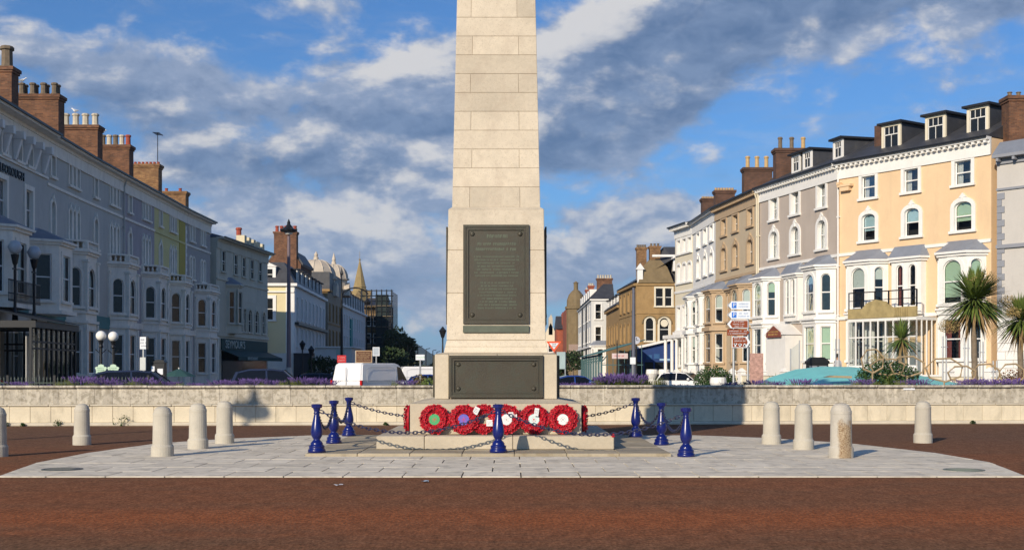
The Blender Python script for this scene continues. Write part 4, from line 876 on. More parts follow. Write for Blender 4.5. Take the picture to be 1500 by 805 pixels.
# --- left terrace
def LX(Y):
    pts = [(48, -24.0), (59, -24.6), (74.7, -25.35), (88, -25.6), (97, -25.85), (106, -25.75)]
    for (a, xa), (b, xb) in zip(pts, pts[1:]):
        if Y <= b or b == 106: return xa + (xb - xa) * (Y - a) / (b - a)
def LP(px):
    lo_, hi = 20., 200.
    k = (px - 750) / F; Y = 60.
    for _ in range(60): Y = LX(min(Y, 106)) / k
    return (LX(Y), Y)
bd = [-75, 69, 125, 180, 226, 271, 308]
LPp = [LP(b) for b in bd]
def lhouse(i, label, wall, trim=OFFW, E=14.25): return House('terraced_house', label, LPp[i], LPp[i + 1], E, wall, trim)
def single(h, px, pair=0, peak=True):
    u = h.u(px); h.win(u, .62, 12.2, 13.3, None, t=.16); h.win(u, .66, 9.05, 10.85, None, t=.18, arch=1, peak=peak)
def triple(h, px, s=.74, w=.40):
    u = h.u(px)
    for k in (-1, 0, 1): h.win(u + k * s, w, 12.2, 13.3, None, t=.13); h.win(u + k * s, w, 9.05, 10.8, None, t=.15, arch=1, peak=True)
def lbay(h, px, W=3.6, m=None, z1=8.25, cb=None):
    h.bay(h.u(px), W, 1.0, 0, z1, [(1.5, 3.95, 0, 1.25, .66), (5.3, 7.5, 1, 1.3, .68)], m=m, roof='parapet', cornices=((4.35, .16, .14), (4.9, .14, .10)), fills=[None])
h = lhouse(0, 'pale blue hotel with wall lettering and an iron glazed porch at the left edge', LBLUE)
for px in (-30, 3, 42): h.win(h.u(px), 1.0, 8.9, 10.9, t=.25)
for px in (-40, -18, 6, 27, 43): h.win(h.u(px), .7, 12.15, 13.2, None, t=.16, arch=1)
h.band(11.9, 12.02, .1); h.band(4.5, 5.0, .12, TEALP)
q = MB(); n = 9; q.box(-.15, .15, -.55, 0, 1.0, 1.4); q.frus((-.11, .11, -.12, 0), .0, (-.13, .13, -.42, 0), .998); bkm = q.mesh('eaves_bracket', WHITE, bevel=.02)
for i in range(n): link('eaves_bracket', bkm, h.root, ((i + .5) * h.L / n, 0, 12.1))
h.cornice(out=.75, dent=False); h.roof(over=.7)
tm = text_mesh('MARLBOROUGH', .62, IRON, .03, xs=1.0); o = link('wall_lettering', tm, h.root, (h.u(5) , -.04, 11.42), rot=(R(90), 0, 0)); 
wdt = max(v.co.x for v in tm.vertices); o.location.x = h.u(34) - wdt
for px in (60, -10): h.bay(h.u(px) if px > 0 else h.u(-10), 4.2, 1.3, 4.6, 8.2, [(5.3, 7.7, 0, 1.2, .8)], roof='hip', fills=[None], cornices=((4.6, .2, .2),))
for px in (-10, 25, 60): h.win(h.u(px), 1.1, 1.2, 3.6, (CURT, 1))
h.finish()
h.chimney(-28.4, -25.9, 63.6, .9, 13.5, 17.4, 3, BRICK, POTD, 1.15, pr=.36)
# glazed porch
q = MB(); u0, u1 = h.u(-70), h.u(7); W = u1 - u0; D = 3.4
q.box(0, W, -D, 0, .0, .55); q.box(0, W, -D - .15, 0, 3.55, 3.85); pr = part('glazed_porch', q, IRON, h.root, (u0, 0, 0))
q = MB(); q.addf([(-.1, -D - .3, 3.86), (W + .1, -D - .3, 3.86), (W + .1, 0, 4.7), (-.1, 0, 4.7)], [(0, 1, 2, 3)])
for i in range(14): x = i * W / 13; q.addf([(x - .03, -D - .3, 3.92), (x + .03, -D - .3, 3.92), (x + .03, 0, 4.76), (x - .03, 0, 4.76)], [(0, 1, 2, 3)])
part('porch_roof', q, mat('dark_lead', (.03, .036, .038), .8), pr)
q = MB(); n = 9
for i in range(n + 1): x = i * W / n; q.box(x - .06, x + .06, -D, -D + .1, .55, 3.55)
for k in range(5): q.box(W - .1, W, -D + k * .8, -D + .1 + k * .8, .55, 3.55)
for zz in (2.9, 2.6, .95): q.box(0, W, -D + .01, -D + .07, zz, zz + .08); q.box(W - .08, W - .02, -D, 0, zz, zz + .08)
part('porch_frame', q, IRON, pr)
q = MB(); q.face([(0, -D + .05, .55), (W, -D + .05, .55), (W, -D + .05, 3.5), (0, -D + .05, 3.5)]); q.face([(W - .05, -D, .55), (W - .05, 0, .55), (W - .05, 0, 3.5), (W - .05, -D, 3.5)]); part('porch_glazing', q, glassmat('shade_tinted_glass', (.30, .33, .33), .05), pr)  # glass tinted dark, so the porch's inner shade is in its colour
for i, m in enumerate((CURT, BLIND, mat('tan_curtain', (.40, .24, .10), .9), CURT, mat('pale_green_door', (.32, .45, .38), .7))):
    q = MB(); x = W * (.12 + i * .18); q.box(x, x + .9, -D + .5, -D + .53, .6, 3.2); part('curtain', q, m, pr)
q = MB()
for i in range(26): x = W - 3.7 + i * .17; q.box(x - .012, x + .012, -1.5, -1.476, 4.86, 5.8); q.lathe([(.05, 5.2), (.05, 5.24)], 5, x, -1.49)
q.box(W - 3.7, W + .6, -1.51, -1.46, 5.8, 5.86); q.box(W - 3.7, W + .6, -1.51, -1.46, 4.86, 4.95); part('balcony_railing', q, IRON, pr)
for px, zz, Yl in ((22, 7.0, 56.5), (50, 6.95, 58.5)):
    lx, ly = h.loc(PX(px, Yl), Yl); q = MB(); q.lathe([(.16, 3.8), (.12, 4.3), (.07, 4.5), (.07, 6.5), (.12, 6.6), (.2, zz)], 8); q.box(-.3, .3, -.03, .03, 6.3, 6.36)
    lp_ = part('porch_lamp', q, IRON, h.root, (lx, ly, 0)); q = MB(); q.lathe([(.0, zz), (.2, zz + .06), (.33, zz + .33), (.2, zz + .6), (0, zz + .66)], 12); part('globe', q, mat('dim_globe', (.45, .47, .5), .3), lp_, smooth=True)

h = lhouse(1, 'pale blue terraced house next to the lettered hotel, with a balustraded bay', LBLUE)
single(h, 77); triple(h, 108); lbay(h, 108); h.win(h.u(82), .7, 5.2, 7.3, arch=1, t=.2); h.win(h.u(80), .9, 1.4, 3.9)
h.band(11.6, 11.75); h.band(4.25, 5.0, .1, TEALP); h.cornice(dent=False, out=.55); h.roof(); h.finish()
h.chimney(-28.45, -25.95, 70.3, .95, 13.2, PZ(138, 70.3), 4, BRICK, POTD, .7, rows=2, pr=.2)
h = lhouse(2, 'pale blue terraced house with teal band, second from the lettered hotel', LBLUE)
single(h, 140); triple(h, 167); lbay(h, 171); h.win(h.u(146), .9, 1.4, 3.9); h.band(11.6, 11.75); h.band(4.25, 5.0, .1, TEALP); h.cornice(dent=False, out=.55); h.roof(); h.pipe(h.L - .1, m=LBLUE); h.finish()
h.chimney(-28.35, -25.9, 76.8, .95, 13.2, PZ(183, 76.8), 4, BRICK, POTW, .8, pr=.24)
h.chimney(-28.1, -25.95, 83.3, .95, 13.2, PZ(212, 83.3), 5, BRICK, (POTD, POTW, POTD, POTW, POTR), .75, pr=.2)
h = lhouse(3, 'lilac grey terraced house between the pale blue and yellow ones', LILAC)
single(h, 190); triple(h, 214); lbay(h, 218, z1=8.2); h.win(h.u(195), .8, 1.4, 3.9); h.band(11.6, 11.75); h.band(4.5, 4.9, .1); h.cornice(dent=False, out=.55); h.roof(); h.finish()
h.chimney(-28.15, -25.9, 90.0, .95, 13.2, PZ(240, 90), 8, BRICKY, POTR, .22, pr=.12)
q = MB(); q.tube([(0, 0, 16.8), (0, 0, 19.2)], .03, 5); q.tube([(-.6, .2, 19.1), (.7, -.2, 19.1)], .025, 4)
for k in range(6): q.tube([(-.5 + k * .2, -.25, 19.1), (-.5 + k * .2, .25, 19.1)], .015, 4)
lx, ly = h.loc(PX(231, 90.5), 90.5); part('television_aerial', q, IRON, h.root, (lx, ly, 0))
h = lhouse(4, 'lemon yellow terraced house in the middle of the left terrace', LEMON)
single(h, 235); triple(h, 253); lbay(h, 255, 3.7, z1=8.1); h.band(11.6, 11.75, m=LEMON); h.band(4.5, 4.9, .1); q = MB(); q.box(h.u(262.5), h.L - .02, -.04, .01, 5, 13.5); part('ochre_panel', q, OCHRE, h.root)
h.win(h.u(238), .8, 1.4, 3.9); h.cornice(dent=False, out=.55); h.roof(); h.finish()
h.chimney(-28.1, -25.9, 97.5, .95, 13.2, PZ(280, 97.5), 2, BRICKY, POTR, .3)
h = lhouse(5, 'grey quoined terraced house next to the lemon yellow one', GREYS)
for px in (281, 297):
    for dd in (-.42, .42): u_ = h.u(px) + dd; h.win(u_, .5, 12.1, 13.3, t=.14); h.win(u_, .5, 9.05, 10.8, t=.15, arch=1)
lbay(h, 295, 4.2, z1=8.0); h.quoins(.02, 5, 13.4, WHITE); h.band(11.6, 11.75); h.band(4.5, 4.9, .1); h.cornice(dent=False, out=.55); h.roof(); h.finish()

h = House('corner_hotel', 'greenish cream corner hotel with a dark awned restaurant front', (-25.55, 106.2), (-24.3, 122.2), 13.2, STONEC, STONEC, cat='hotel', depth=10)
for px in (327, 345, 357, 369, 381): h.win(h.u(px), 1.0, 10.4, 12.2, None, t=.2, deep=.12)
h.bay(h.u(337), 2.4, .9, 5.0, 9.1, [(5.9, 8.7, 0, 1.1, .5)], roof='hip', fills=[None]); h.holes.pop(); h.win(h.u(317), .9, 5.2, 7.4, None, arch=1)
for px, w_ in ((352, 1.), (358, .8), (366, 1.2), (376, 1.2), (386, 1.0)): h.win(h.u(px), w_, 5.3, 7.4, None, t=.2, arch=.8 if px > 360 else 0)
h.band(9.6, 9.75, .1); h.band(4.7, 5.0, .15); h.cornice(out=.7, dent=False); h.roof(rise=1.4, hip0=3, hip1=3, over=.7)
for k in range(3, 12): h.band(k + .05, k + .10, .02) if k not in (4, 9) else None
q = MB(); q.box(1.2, 15.6, -.12, .02, 3.5, 4.5); fs_ = part('fascia', q, DGREEN, h.root)
q = MB(); q.addf([(1.2, -.1, 3.5), (15.6, -.1, 3.5), (15.6, -1.6, 2.9), (1.2, -1.6, 2.9)], [(0, 1, 2, 3)]); q.box(1.2, 15.6, -1.62, -1.58, 2.6, 2.92); part('awning', q, DGREEN, h.root)
o = link('fascia_lettering', text_mesh("SEYMOUR'S", 1.0, mat('cream_letters', (.45, .50, .46), .6), .02, xs=1.15), h.root, (5.0, -.15, 4.0), rot=(R(90), 0, 0))
o = link('awning_lettering', text_mesh('BAR RESTAURANT', .38, mat('cream_letters', (.45, .5, .46), .6), .01), h.root, (5.4, -1.64, 2.76), rot=(R(90), 0, 0))
q = MB(); q.box(1.4, 15.4, -.08, .02, .2, 3.4); part('shop_window', q, PANED, h.root)
q = MB()
for k in range(6): q.box(-.1 + 0, .34, .3 + k * 1.6, .7 + k * 1.6, 13.3, 14.2)
h.finish()
for k in range(5): q = MB(); q.box(-.35, .35, -.4, .4, 13.3, 14.5); part('roof_block', q, mat('pale_render', (.62, .55, .38), .8), h.root, (9.6 + k * 1.5, .7, -.1 - k * .05))
h.chimney(-26.6, -25.6, 117, .8, 13, PZ(351, 117), 1, BRICKD, POTR, 1.2, pr=.3)

# pale yellow corner building beyond
h = House('corner_building', 'pale yellow corner building with slate mansard roof and white dormers', (-23.75, 134), (-24.9, 164), 10.95, WBLUE, WHITE, cat='building', depth=11)
q = MB(); q.box(-.012, -.002, 0, 11, 3.6, 10.9); part('end_wall', q, PALEY, h.root); q = MB(); q.box(-.07, .0, .0, .9, 3.6, 10.9); q.box(-.03, 1.2, -.05, 0, 3.6, 10.9); part('corner_quoins', q, WHITE, h.root)
q = MB(); q.box(-.35, h.L, -.35, 11, 10.9, 11.2); q.box(-.2, 0, 0, 11, 10.2, 10.35); part('cornice', q, WHITE, h.root)
q = MB(); q.frus((-.1, h.L, -.1, 11), 11.2, (1.3, h.L - 1, 1.3, 9.6), 13.6); part('roof', q, SLATE, h.root)
def endwin(h, X, Y, w, z0, z1, name_rz): lx, ly = h.loc(X, Y); window(h.root, w, z1 - z0, t=.3, trim=WHITE, deep=.02, proud=.08, loc=(lx, ly, z0), rz=-h.rz, dark=True, bars=True)
endwin(h, PX(392, 134), 133.9, 1.3, 7.2, 9.6, 0); 
q = MB(); q.box(-.9, .9, -.1, 1.4, 0, 1.7); q.prismy([(-1.1, 1.7), (0, 2.2), (1.1, 1.7)], -.2, 1.2); lx, ly = h.loc(PX(392, 134.3), 134.3); dd = part('dormer', q, WHITE, h.root, (lx, ly, 11.35), -h.rz)
q = MB()
for a in (-1, 0):
    for b in (0, 1): q.box(a * .58 + .03, a * .58 + .55, -.12, -.1, .25 + b * .62, .8 + b * .62)
part('pane', q, PANED, dd)
for k in range(7): h.dormer(4 + k * 3.7, 1.5, 1.6, 11.35, .1, 1.6, frm=WHITE, fl=False)
for k in range(8): h.win(2.4 + k * 3.6, .9, 7.4, 9.8, None, t=.15); h.win(2.4 + k * 3.6, .9, 4.4, 6.4, None, t=.15)
h.band(6.7, 7.0, .5, IRON, 'balcony'); h.finish()
q = MB(); q.box(-.5, 8, -2.0, 0, .1, 3.4); q.box(-.6, 8.2, -2.2, 0, 3.4, 3.6); part('cafe_front', q, mat('dark_cafe', (.03, .03, .035), .5), h.root)
q = MB(); q.box(-1.5, 0, 0, 6, 6.5, 6.8); q.box(-1.3, 0, .3, 2.2, 3.4, 6.5); lx = 0; part('side_bay', q, WHITE, h.root, (-.02, 3.9, 0))
h2 = House('gabled_house', 'red brick gable with a broad chimney and five pots behind the pale yellow building', PX(386, 147) and (PX(381, 147), 147), (PX(440, 147), 147), 13.4, BRICK, BRICK, cat='building', depth=9)
q = MB(); L = h2.L; q.prismy([(0, 13.4), (1.9, 15.9), (3.9, 15.9), (4.9, 14.4), (L, 13.4)], 0, 8); part('gable', q, BRICK, h2.root)
q = MB(); q.prismy([(-.2, 13.3), (1.8, 16.1), (4.0, 16.1), (5.1, 14.5), (5.0, 14.2), (3.8, 15.85), (1.9, 15.85), (.1, 13.3)], .2, 8.2); part('roof', q, SLATE, h2.root)
h2.finish(); h2.chimney(PX(401, 146.7), PX(434, 146.7), 146.8, 1.2, 13, PZ(339, 146.8), 5, BRICK, POTR, .75, pr=.24)
# domed building
h = House('domed_building', 'brown stone corner building crowned by a pale ribbed dome', (-24.9, 166), (-25.2, 182), 12.3, mat('brown_stone_dull', (.30, .25, .18), .85, .15, 1), SANDST, cat='building', depth=11)
def dome(root, X, Y, r, z0, hgt, m, n=12, fin=1.2):
    lx, ly = h.loc(X, Y); q = MB(); pf_ = [(r, 0)] + [(r * cos(a) ** .9, hgt * sin(a)) for a in [k * pi / 2 / 8 for k in range(1, 8)]] + [(.35, hgt), (.35, hgt + .35), (.2, hgt + .4), (.3, hgt + .7), (0, hgt + fin)]; q.lathe(pf_, n); 
    for k in range(n): a = 2 * pi * k / n; q.tube([(cos(a) * r * cos(t) ** .9 * 1.01, sin(a) * r * cos(t) ** .9 * 1.01, hgt * sin(t)) for t in [j * pi / 2 / 6 for j in range(6)]], .06, 4)
    o = part('dome', q, m, root, (lx, ly, z0)); q = MB(); q.lathe([(r + .25, -2.6), (r - .1, -2.5), (r - .1, -.3), (r + .25, -.2), (r + .25, 0), (r, 0)], n); q.prismy([(-1.6, -2.6), (-1.2, -1.2), (0, -.6), (1.2, -1.2), (1.6, -2.6)], -r - .3, -r + .5); part('drum', q, DOMEM, o)
dome(h.root, PX(463, 173), 173, 2.75, PZ(407, 173), 2.6, DOMEM); 
for k in range(4):
    for z0 in (8.6, 5.0): h.win(2 + k * 3.8, 1.0, z0, z0 + 2.2, None, t=.15)
q = MB(); q.box(-.05, 0, 0, 8, 11.8, 12.4); q.box(-.3, 3, -.3, 8, 12.4, 12.7); part('cornice', q, SANDST, h.root); h.band(8, 8.2); q = MB(); q.box(2, 16, 0, 8, 12.3, 15.2); part('upper_storey', q, SLATE, h.root); h.finish()
h = House('domed_building', 'small domed turret building just behind the larger pale dome', (-26.0, 184), (-26.2, 187), 12.3, SANDD, SANDD, cat='building', depth=5); dome(h.root, PX(489, 186), 186, 2.1, PZ(408, 186), 2.2, DOMEM, fin=1.8); h.finish()
h = House('long_terrace', 'long pale terrace with a row of dark dormers receding down the left side street', (-26.4, 188), (-27.2, 228), 12.0, WBLUE, WHITE, cat='building', depth=10)
q = MB(); q.frus((0, h.L, 0, 10), 12.0, (0, h.L, 1.2, 9), 15.2); part('roof', q, SLATE, h.root)
for k in range(10): h.dormer(2.2 + k * 3.9, 1.6, 2.1, 12.2, .0, 1.2, frm=WHITE, fl=False)
for k in range(10):
    for z0 in (8.6, 5.2): h.win(2.2 + k * 3.9, 1.1, z0, z0 + 2.0, None, t=.12)
q = MB(); q.box(14, 16.5, -.25, 0, 5.5, 10.2); part('teal_banner', q, COPPER, h.root); h.band(11.7, 12, .4); h.band(4.3, 4.6, .5); h.finish()
h.chimney(PX(500, 190), PX(512, 190), 190, .8, 13, PZ(425, 190), 3, BRICKY, POTY, .5)
# church spire
t = thing('church', 'distant church with tapering stone spire rising above the street roofs', 'church', (PX(527, 300), 300, 0))
q = MB(); q.box(-2.6, 2.6, -2.6, 2.6, 0, 17.5); part('tower', q, SANDD, t)
q = MB(); q.lathe([(3.0, 17.5), (2.5, 17.9), (1.55, 22.0), (1.7, 22.1), (1.5, 22.4), (.12, 28.6), (.3, 28.8), (.05, 29.1), (.04, 30.8), (0, 30.8)], 8, a0=pi / 8); part('spire', q, mat('spire_stone', (.30, .22, .10), .9, .2, .8), t)
for a in range(4): q = MB(); q.M = Matrix.Rotation(a * pi / 2, 4, 'Z'); q.box(-.5, .5, -2.6, -1.8, 18.0, 20.0); q.prismy([(-.7, 20), (0, 21.2), (.7, 20)], -2.7, -1.6); part('lucarne', q, SANDD, t)
# scaffolded building
h = House('scaffolded_building', 'brown building wrapped in scaffolding behind the white van', (PX(533, 236), 236), (PX(566, 236), 236), 14.2, mat('brown_render', (.22, .15, .08), .9, .2, 1), None, cat='building', depth=14)
for k in range(3):
    for z0 in (3.5, 7, 10.3): h.win(.9 + k * 1.4, .8, z0, z0 + 1.8, None, hole=False, t=.1, dark=True)
h.roof(1.6, 5); h.finish()
q = MB(); L = h.L + 1.4
for i in range(7):
    for y in (-1.6, -.5): q.tube([(-.3 + i * L / 6, y, 0), (-.3 + i * L / 6, y, 17.2)], .07, 5)
for k in range(8):
    for y in (-1.6, -.5): q.tube([(-.6, y, 2 + k * 2.0), (L, y, 2 + k * 2.0)], .06, 4); q.tube([(-.6, y, 3 + k * 2.0), (L, y, 3 + k * 2.0)], .04, 4)
for j in range(7): q.tube([(h.L + 1, -.5 + j * 2, 0), (h.L + 1, -.5 + j * 2, 17)], .07, 5)
sc_ = part('scaffold_poles', q, IRON, h.root)
for k in (1, 2, 3, 4, 5, 6): q = MB(); q.box(-.5, L - .1, -1.5, -.55, 2.05 + k * 2, 2.13 + k * 2); part('scaffold_board', q, WOOD, h.root)
q = MB(); q.box(h.L * .55, h.L + .5, -1.4, -.6, 0, 16.2); part('debris_netting', q, mat('dark_netting', (.02, .03, .03), .9), h.root)

# --- right side street
h = House('stone_shop_building', 'brown stone corner building with a conical stone bay roof and arched windows', (13.25, 152), (13.95, 138), 11.5, SANDST, SANDST, cat='building', depth=9)
for k in range(4): h.win(1.6 + k * 3.3, 1.0, 8.6, 10.6, None, t=.2); h.win(1.6 + k * 3.3, 1.0, 5.0, 7.2, None, arch=1, t=.24)
h.band(8.0, 8.15); h.band(11.2, 11.5, .3); h.finish(); h.chimney(14.4, 15.5, 141.5, 1.2, 12, PZ(362, 141.5), 4, BRICKY, POTD, .35, pr=.15); h.chimney(15.9, 17.1, 141.6, 1.2, 12, PZ(360, 141.5), 3, BRICKY, POTD, .35, pr=.15)
stone_root = h.root
hf = h; q = MB(); X0, X1 = 13.95, 20.0; Y0 = 138
# face to the square
def wl_face():
    mb = MB(); holes = [(1.0 + .02, 1.95, 5.0, 7.6), (2.55, 3.65, 5.0, 7.6), (2.1, 4.0, 8.9, 10.9), (6.0 - .1, 6.0, 0, .1)]
    gridwall(mb, X1 - X0, 0, 11.5, holes, lambda x, z: (x, 0, z)); mb.face([(X1 - X0, 0, 0), (X1 - X0, 12, 0), (X1 - X0, 12, 11.5), (X1 - X0, 0, 11.5)]); return mb
lx, ly = h.loc(X0, Y0 - .40); rzl = -h.rz
fw = part('front_wall', wl_face(), SANDST, h.root, (lx, ly, 0), rzl)
def fwin(x, w, z0, z1, arch=0, **k):
    k['dark'] = True; o = window(fw, w, z1 - z0, arch=arch, t=max(.14, .22 * w), trim=k.pop('trim', CREAM), loc=(x, 0, z0), **k)
fwin(1.48, .9, 5.0, 7.6, 1); fwin(3.1, 1.05, 5.0, 7.6, 1); fwin(2.57, .85, 8.9, 10.9); fwin(3.53, .85, 8.9, 10.9)
q = MB(); q.box(-.1, 6.1, -.12, .0, 11.2, 11.5); q.box(-.05, 6.05, -.08, 0, 8.05, 8.25); q.box(-.05, 6.05, -.06, 0, 4.55, 4.75); part('string_course', q, SANDST, fw)
q = MB()
for xx in (1.48, 3.1): q.tube([(xx + .85 * cos(a), -.06, 6.95 + .85 * sin(a)) for a in [pi * j / 8 for j in range(9)]], .09, 5)
part('arch_moulding', q, SANDD, fw)
q = MB(); q.lathe([(0, .0), (.42, .0), (.42, .06), (0, .06)], 16); rs = part('roundel', q, CREAM, fw, (3.1, -.02, 7.0), rot=(R(90), 0, 0))
q = MB(); q.box(0, .95, .2, .25, 5, 7.6); q.box(1.6, 2.7, .2, .25, 5, 7.6); 
q = MB(); q.frus((.15, 4.15, -.25, 3), 11.5, (.75, 3.5, .45, 2.5), 13.3); q.frus((.75, 3.5, .45, 2.5), 13.3, (1.5, 2.8, 1.0, 2.0), 14.15); part('bay_roof', q, SANDD, fw)
q = MB(); q.addf([(.2, .2, 11.5), (6.1, .2, 11.5), (6.1, 4.6, 16.0), (3.6, 4.6, 16.0), (6.1, 10, 11.5), (.2, 10, 11.5), (1.5, 4.6, 14.0)], [(0, 1, 2, 3, 6), (6, 3, 2, 4, 5), (0, 6, 5), (1, 4, 2)]); part('roof', q, SLATE, fw)
q = MB(); q.box(4.2, 6.0, .8, 2.6, 12.9, 14.5); dd = part('dormer', q, WHITE, fw); q = MB(); q.box(4.5, 5.8, .77, .8, 13.2, 14.2); part('pane', q, PANED, dd)
q = MB(); q.box(2.1, 5.0, 3.0, 3.2, 14.7, 14.95); part('white_capping', q, WHITE, fw)
q = MB(); q.box(.1, .7, -.1, .8, 11.5, 13.0); q.prismy([(-.1, 13), (.4, 13.7), (.9, 13)], -.2, .9); part('corner_dormer', q, WHITE, fw)
for i in range(36):
    for j in range(6): pass
# navy shop front
t = thing('shop_front', 'deep blue single-storey shop front with a white sloping fascia below the brown stone building', 'shop', (PX(926, 130), 130, 0))
W = PX(989, 130) - PX(926, 130); q = MB(); q.box(0, W, 0, 6, 0, 3.4); q.prismy([(0, 3.4), (.2, 3.9), (W, 4.95), (W, 3.4)], 0, 6); part('wall', q, NAVY, t)
q = MB(); q.prismy([(.4, 3.98), (.4, 4.25), (W + .15, 5.2), (W + .15, 4.98)], -.5, .3); part('white_fascia', q, WHITE, t)
for i in range(4):
    q = MB(); x = .25 + i * 1.08; q.box(x, x + .9, -.03, 0, .6, 2.6); part('shop_window', q, PANED, t)
q = MB(); q.box(2.9, 4.0, -.06, 0, 2.75, 2.95); q.box(2.9, 4.0, -.06, 0, 3.35, 3.55) if False else None; part('pale_lettering', q, mat('pale_blue_letters', (.3, .45, .6), .6), t)
for k, (x, zz) in enumerate(((1.8, 3.1), (2.6, 3.2))): q = MB(); q.box(x - .3, x + .3, -.05, 0, zz - .25, zz + .25); part('fascia_panel', q, mat('dull_blue', (.03, .10, .25), .6), t)
h = House('stone_wing', 'lower brown stone wing receding between the shop corner and the white corner house', (13.1, 171), (13.25, 152.1), 9.8, SANDST, SANDST, cat='building', depth=9)
for k in range(5): h.win(1.8 + k * 3.7, 1.0, 5.2, 7.4, None, t=.2)
for k in range(4): h.dormer(2 + k * 4.4, 1.7, 1.3, 9.9, .1, 3, frm=WHITE, fl=False)
h.band(9.5, 9.8, .3); h.roof(rise=4.6, run=4.5); h.finish()
q = MB(); q.addf([(0, -.4, 11.55), (14.2, -.4, 11.55), (14.2, 4.4, 14.4), (0, 4.4, 14.4), (0, 9, 11.5), (14.2, 9, 11.5)], [(0, 1, 2, 3), (3, 2, 5, 4), (0, 3, 4)]); part('roof', q, SLATE, stone_root, (0, 0, 0))
h = House('corner_building', 'white corner house with slate roof, black drainpipes and tall brick chimneys', (PX(866, 172), 172), (PX(900, 172), 172), 11.75, WBLUE, WHITE, cat='building', depth=34)
for z0, z1 in ((8.9, 11.0), (5.6, 7.8)): h.win(h.u(876.5), .8, z0, z1, None, t=.15)
h.bay(h.u(879), 2.6, .7, 0, 5.0, [(2.9, 4.7, 0, .75, .3)], fills=[None]); q = MB(); q.addf([(-.4, -.3, 11.75), (h.L, -.3, 11.75), (h.L, 2.6, 14.0), (1.9, 2.6, 14.0), (1.9, 34, 14.0), (-.4, 34, 11.75), (h.L, 34, 14.)], [(0, 1, 2, 3), (0, 3, 4, 5), (3, 2, 6, 4)]); part('roof', q, SLATE, h.root)
for zz in (0,):
    for k in range(7):
        for z0 in (8.9, 5.8, 2.9): window(h.root, .95, 1.9, t=.14, deep=.02, proud=.06, trim=WHITE, loc=(-.02, 3 + k * 4.6, z0), rz=-pi / 2, dark=True)
for yy in (10, 20): q = MB(); q.tube([(-.1, yy, 0), (-.1, yy, 11.7)], .09, 5); part('drainpipe', q, IRON, h.root)
q = MB(); q.tube([(h.L - .6, -.1, 0), (h.L - .6, -.1, 11.7)], .07, 5); part('drainpipe', q, IRON, h.root)
q = MB(); q.box(-.2, h.L, -.2, 0, 11.5, 11.76); q.box(-.2, 0, 0, 34, 11.5, 11.76); q.box(-.3, 0, -.3, 34, 4.95, 5.15); part('cornice', q, WHITE, h.root)
for k in range(6): q = MB(); q.box(.1, 1.5, 5 + k * 4.6, 6.8 + k * 4.6, 12.0, 13.4); dd = part('dormer', q, WHITE, h.root); q = MB(); q.box(.07, .1, 5.3 + k * 4.6, 6.5 + k * 4.6, 12.3, 13.2); part('pane', q, PANED, dd)
h.finish(); h.chimney(PX(874, 176), PX(896, 176), 175, 1.0, 12, PZ(408, 176), 6, BRICK, POTW, .5, pr=.15)
h.chimney(PX(862, 190), PX(870, 190), 190, 1.0, 12, PZ(418, 190), 3, BRICKR, POTW, .4); h.chimney(PX(858, 200), PX(864, 200), 200, 1.0, 12, PZ(424, 200), 2, BRICKR, POTW, .4)
t = thing('turreted_building', 'red brick building with a domed brown corner turret down the right side street', 'building', (PX(842, 225), 225, 0))
q = MB(); q.box(-1.6, 4, 0, 20, 0, 13.0); part('wall', q, BRICKR, t); q = MB(); q.lathe([(1.75, 0), (1.75, 12.9), (2.0, 13.0), (2.0, 13.4), (1.7, 13.5), (1.65, 14.6), (1.3, 15.6), (.7, 16.3), (.4, 16.5), (.4, 17.6), (.55, 17.7), (0, 18.1)], 12, .2, 0); part('turret', q, SANDD, t)
q = MB(); q.box(-1.2, 1.6, -1.86, -1.6, 2.5, 6.5); part('stone_front', q, mat('pinkish_stone', (.35, .25, .2), .9), t)
h = House('gabled_house', 'red brick gabled house with chimney seen over the give way sign', (PX(815, 240), 240), (PX(833, 240), 240), 9.8, BRICKR, None, cat='house', depth=14); h.roof(2.6, 4); h.finish(); h.chimney(PX(823, 241), PX(831, 241), 241, 1, 9, PZ(460, 241), 3, BRICKR, POTR, .4)
h = House('gabled_house', 'cream rendered house with pointed gable beside the obelisk edge', (PX(798, 250), 250), (PX(815, 250), 250), 9.0, CREAM, None, cat='house', depth=14)
q = MB(); q.prismy([(0, 9), (1.2, 11.4), (2.4, 9)], 0, 10); part('gable', q, CREAM, h.root); q = MB(); q.prismy([(.8, 9), (.8, 12.4), (1.3, 13.2), (1.6, 12.4), (1.6, 9)], 0, 2); part('chimney', q, POTW, h.root)
for z0 in (5.5, 2.5): h.win(1.2, .9, z0, z0 + 1.6, None, hole=False, dark=True)
h.finish()
# glazed iron veranda on the right side street
t = thing('glass_veranda', 'blue-green iron and glass veranda along the right side street', 'veranda', (8.6, 118, 0))
q = MB()
for i in range(9):
    y = i * 4.0; q.tube([(0, y, 0), (0, y, 3.1)], .09, 6); q.tube([(0, y, 2.5), (.5, y, 3.1)], .05, 4)
    for k in range(1, 4): q.box(-.02, .02, y + k - .02, y + k + .02, 0, 3.1)
for i in range(8): x = i * .55; q.box(x - .03, x + .03, -.03, .03, 0, 3.1 + x * .28)
q.box(-.05, .05, 0, 32, 3.1, 3.3); q.box(0, 4, -.05, .05, 2.2, 2.28); part('posts', q, mat('verdigris_iron', (.06, .13, .14), .6), t)
q = MB(); q.addf([(-.3, -.3, 3.3), (-.3, 33, 3.3), (4.2, 33, 4.6), (4.2, -.3, 4.6)], [(0, 1, 2, 3)]); 
part('veranda_roof', q, mat('dull_glass_roof', (.16, .24, .27), .5, .2, 1), t)
for i in range(18): q = MB(); q.tube([(-.32, i * 1.8, 3.33), (4.2, i * 1.8, 4.65)], .05, 4); part('glazing_bar', q, mat('verdigris_iron', (.06, .13, .14), .6), t)
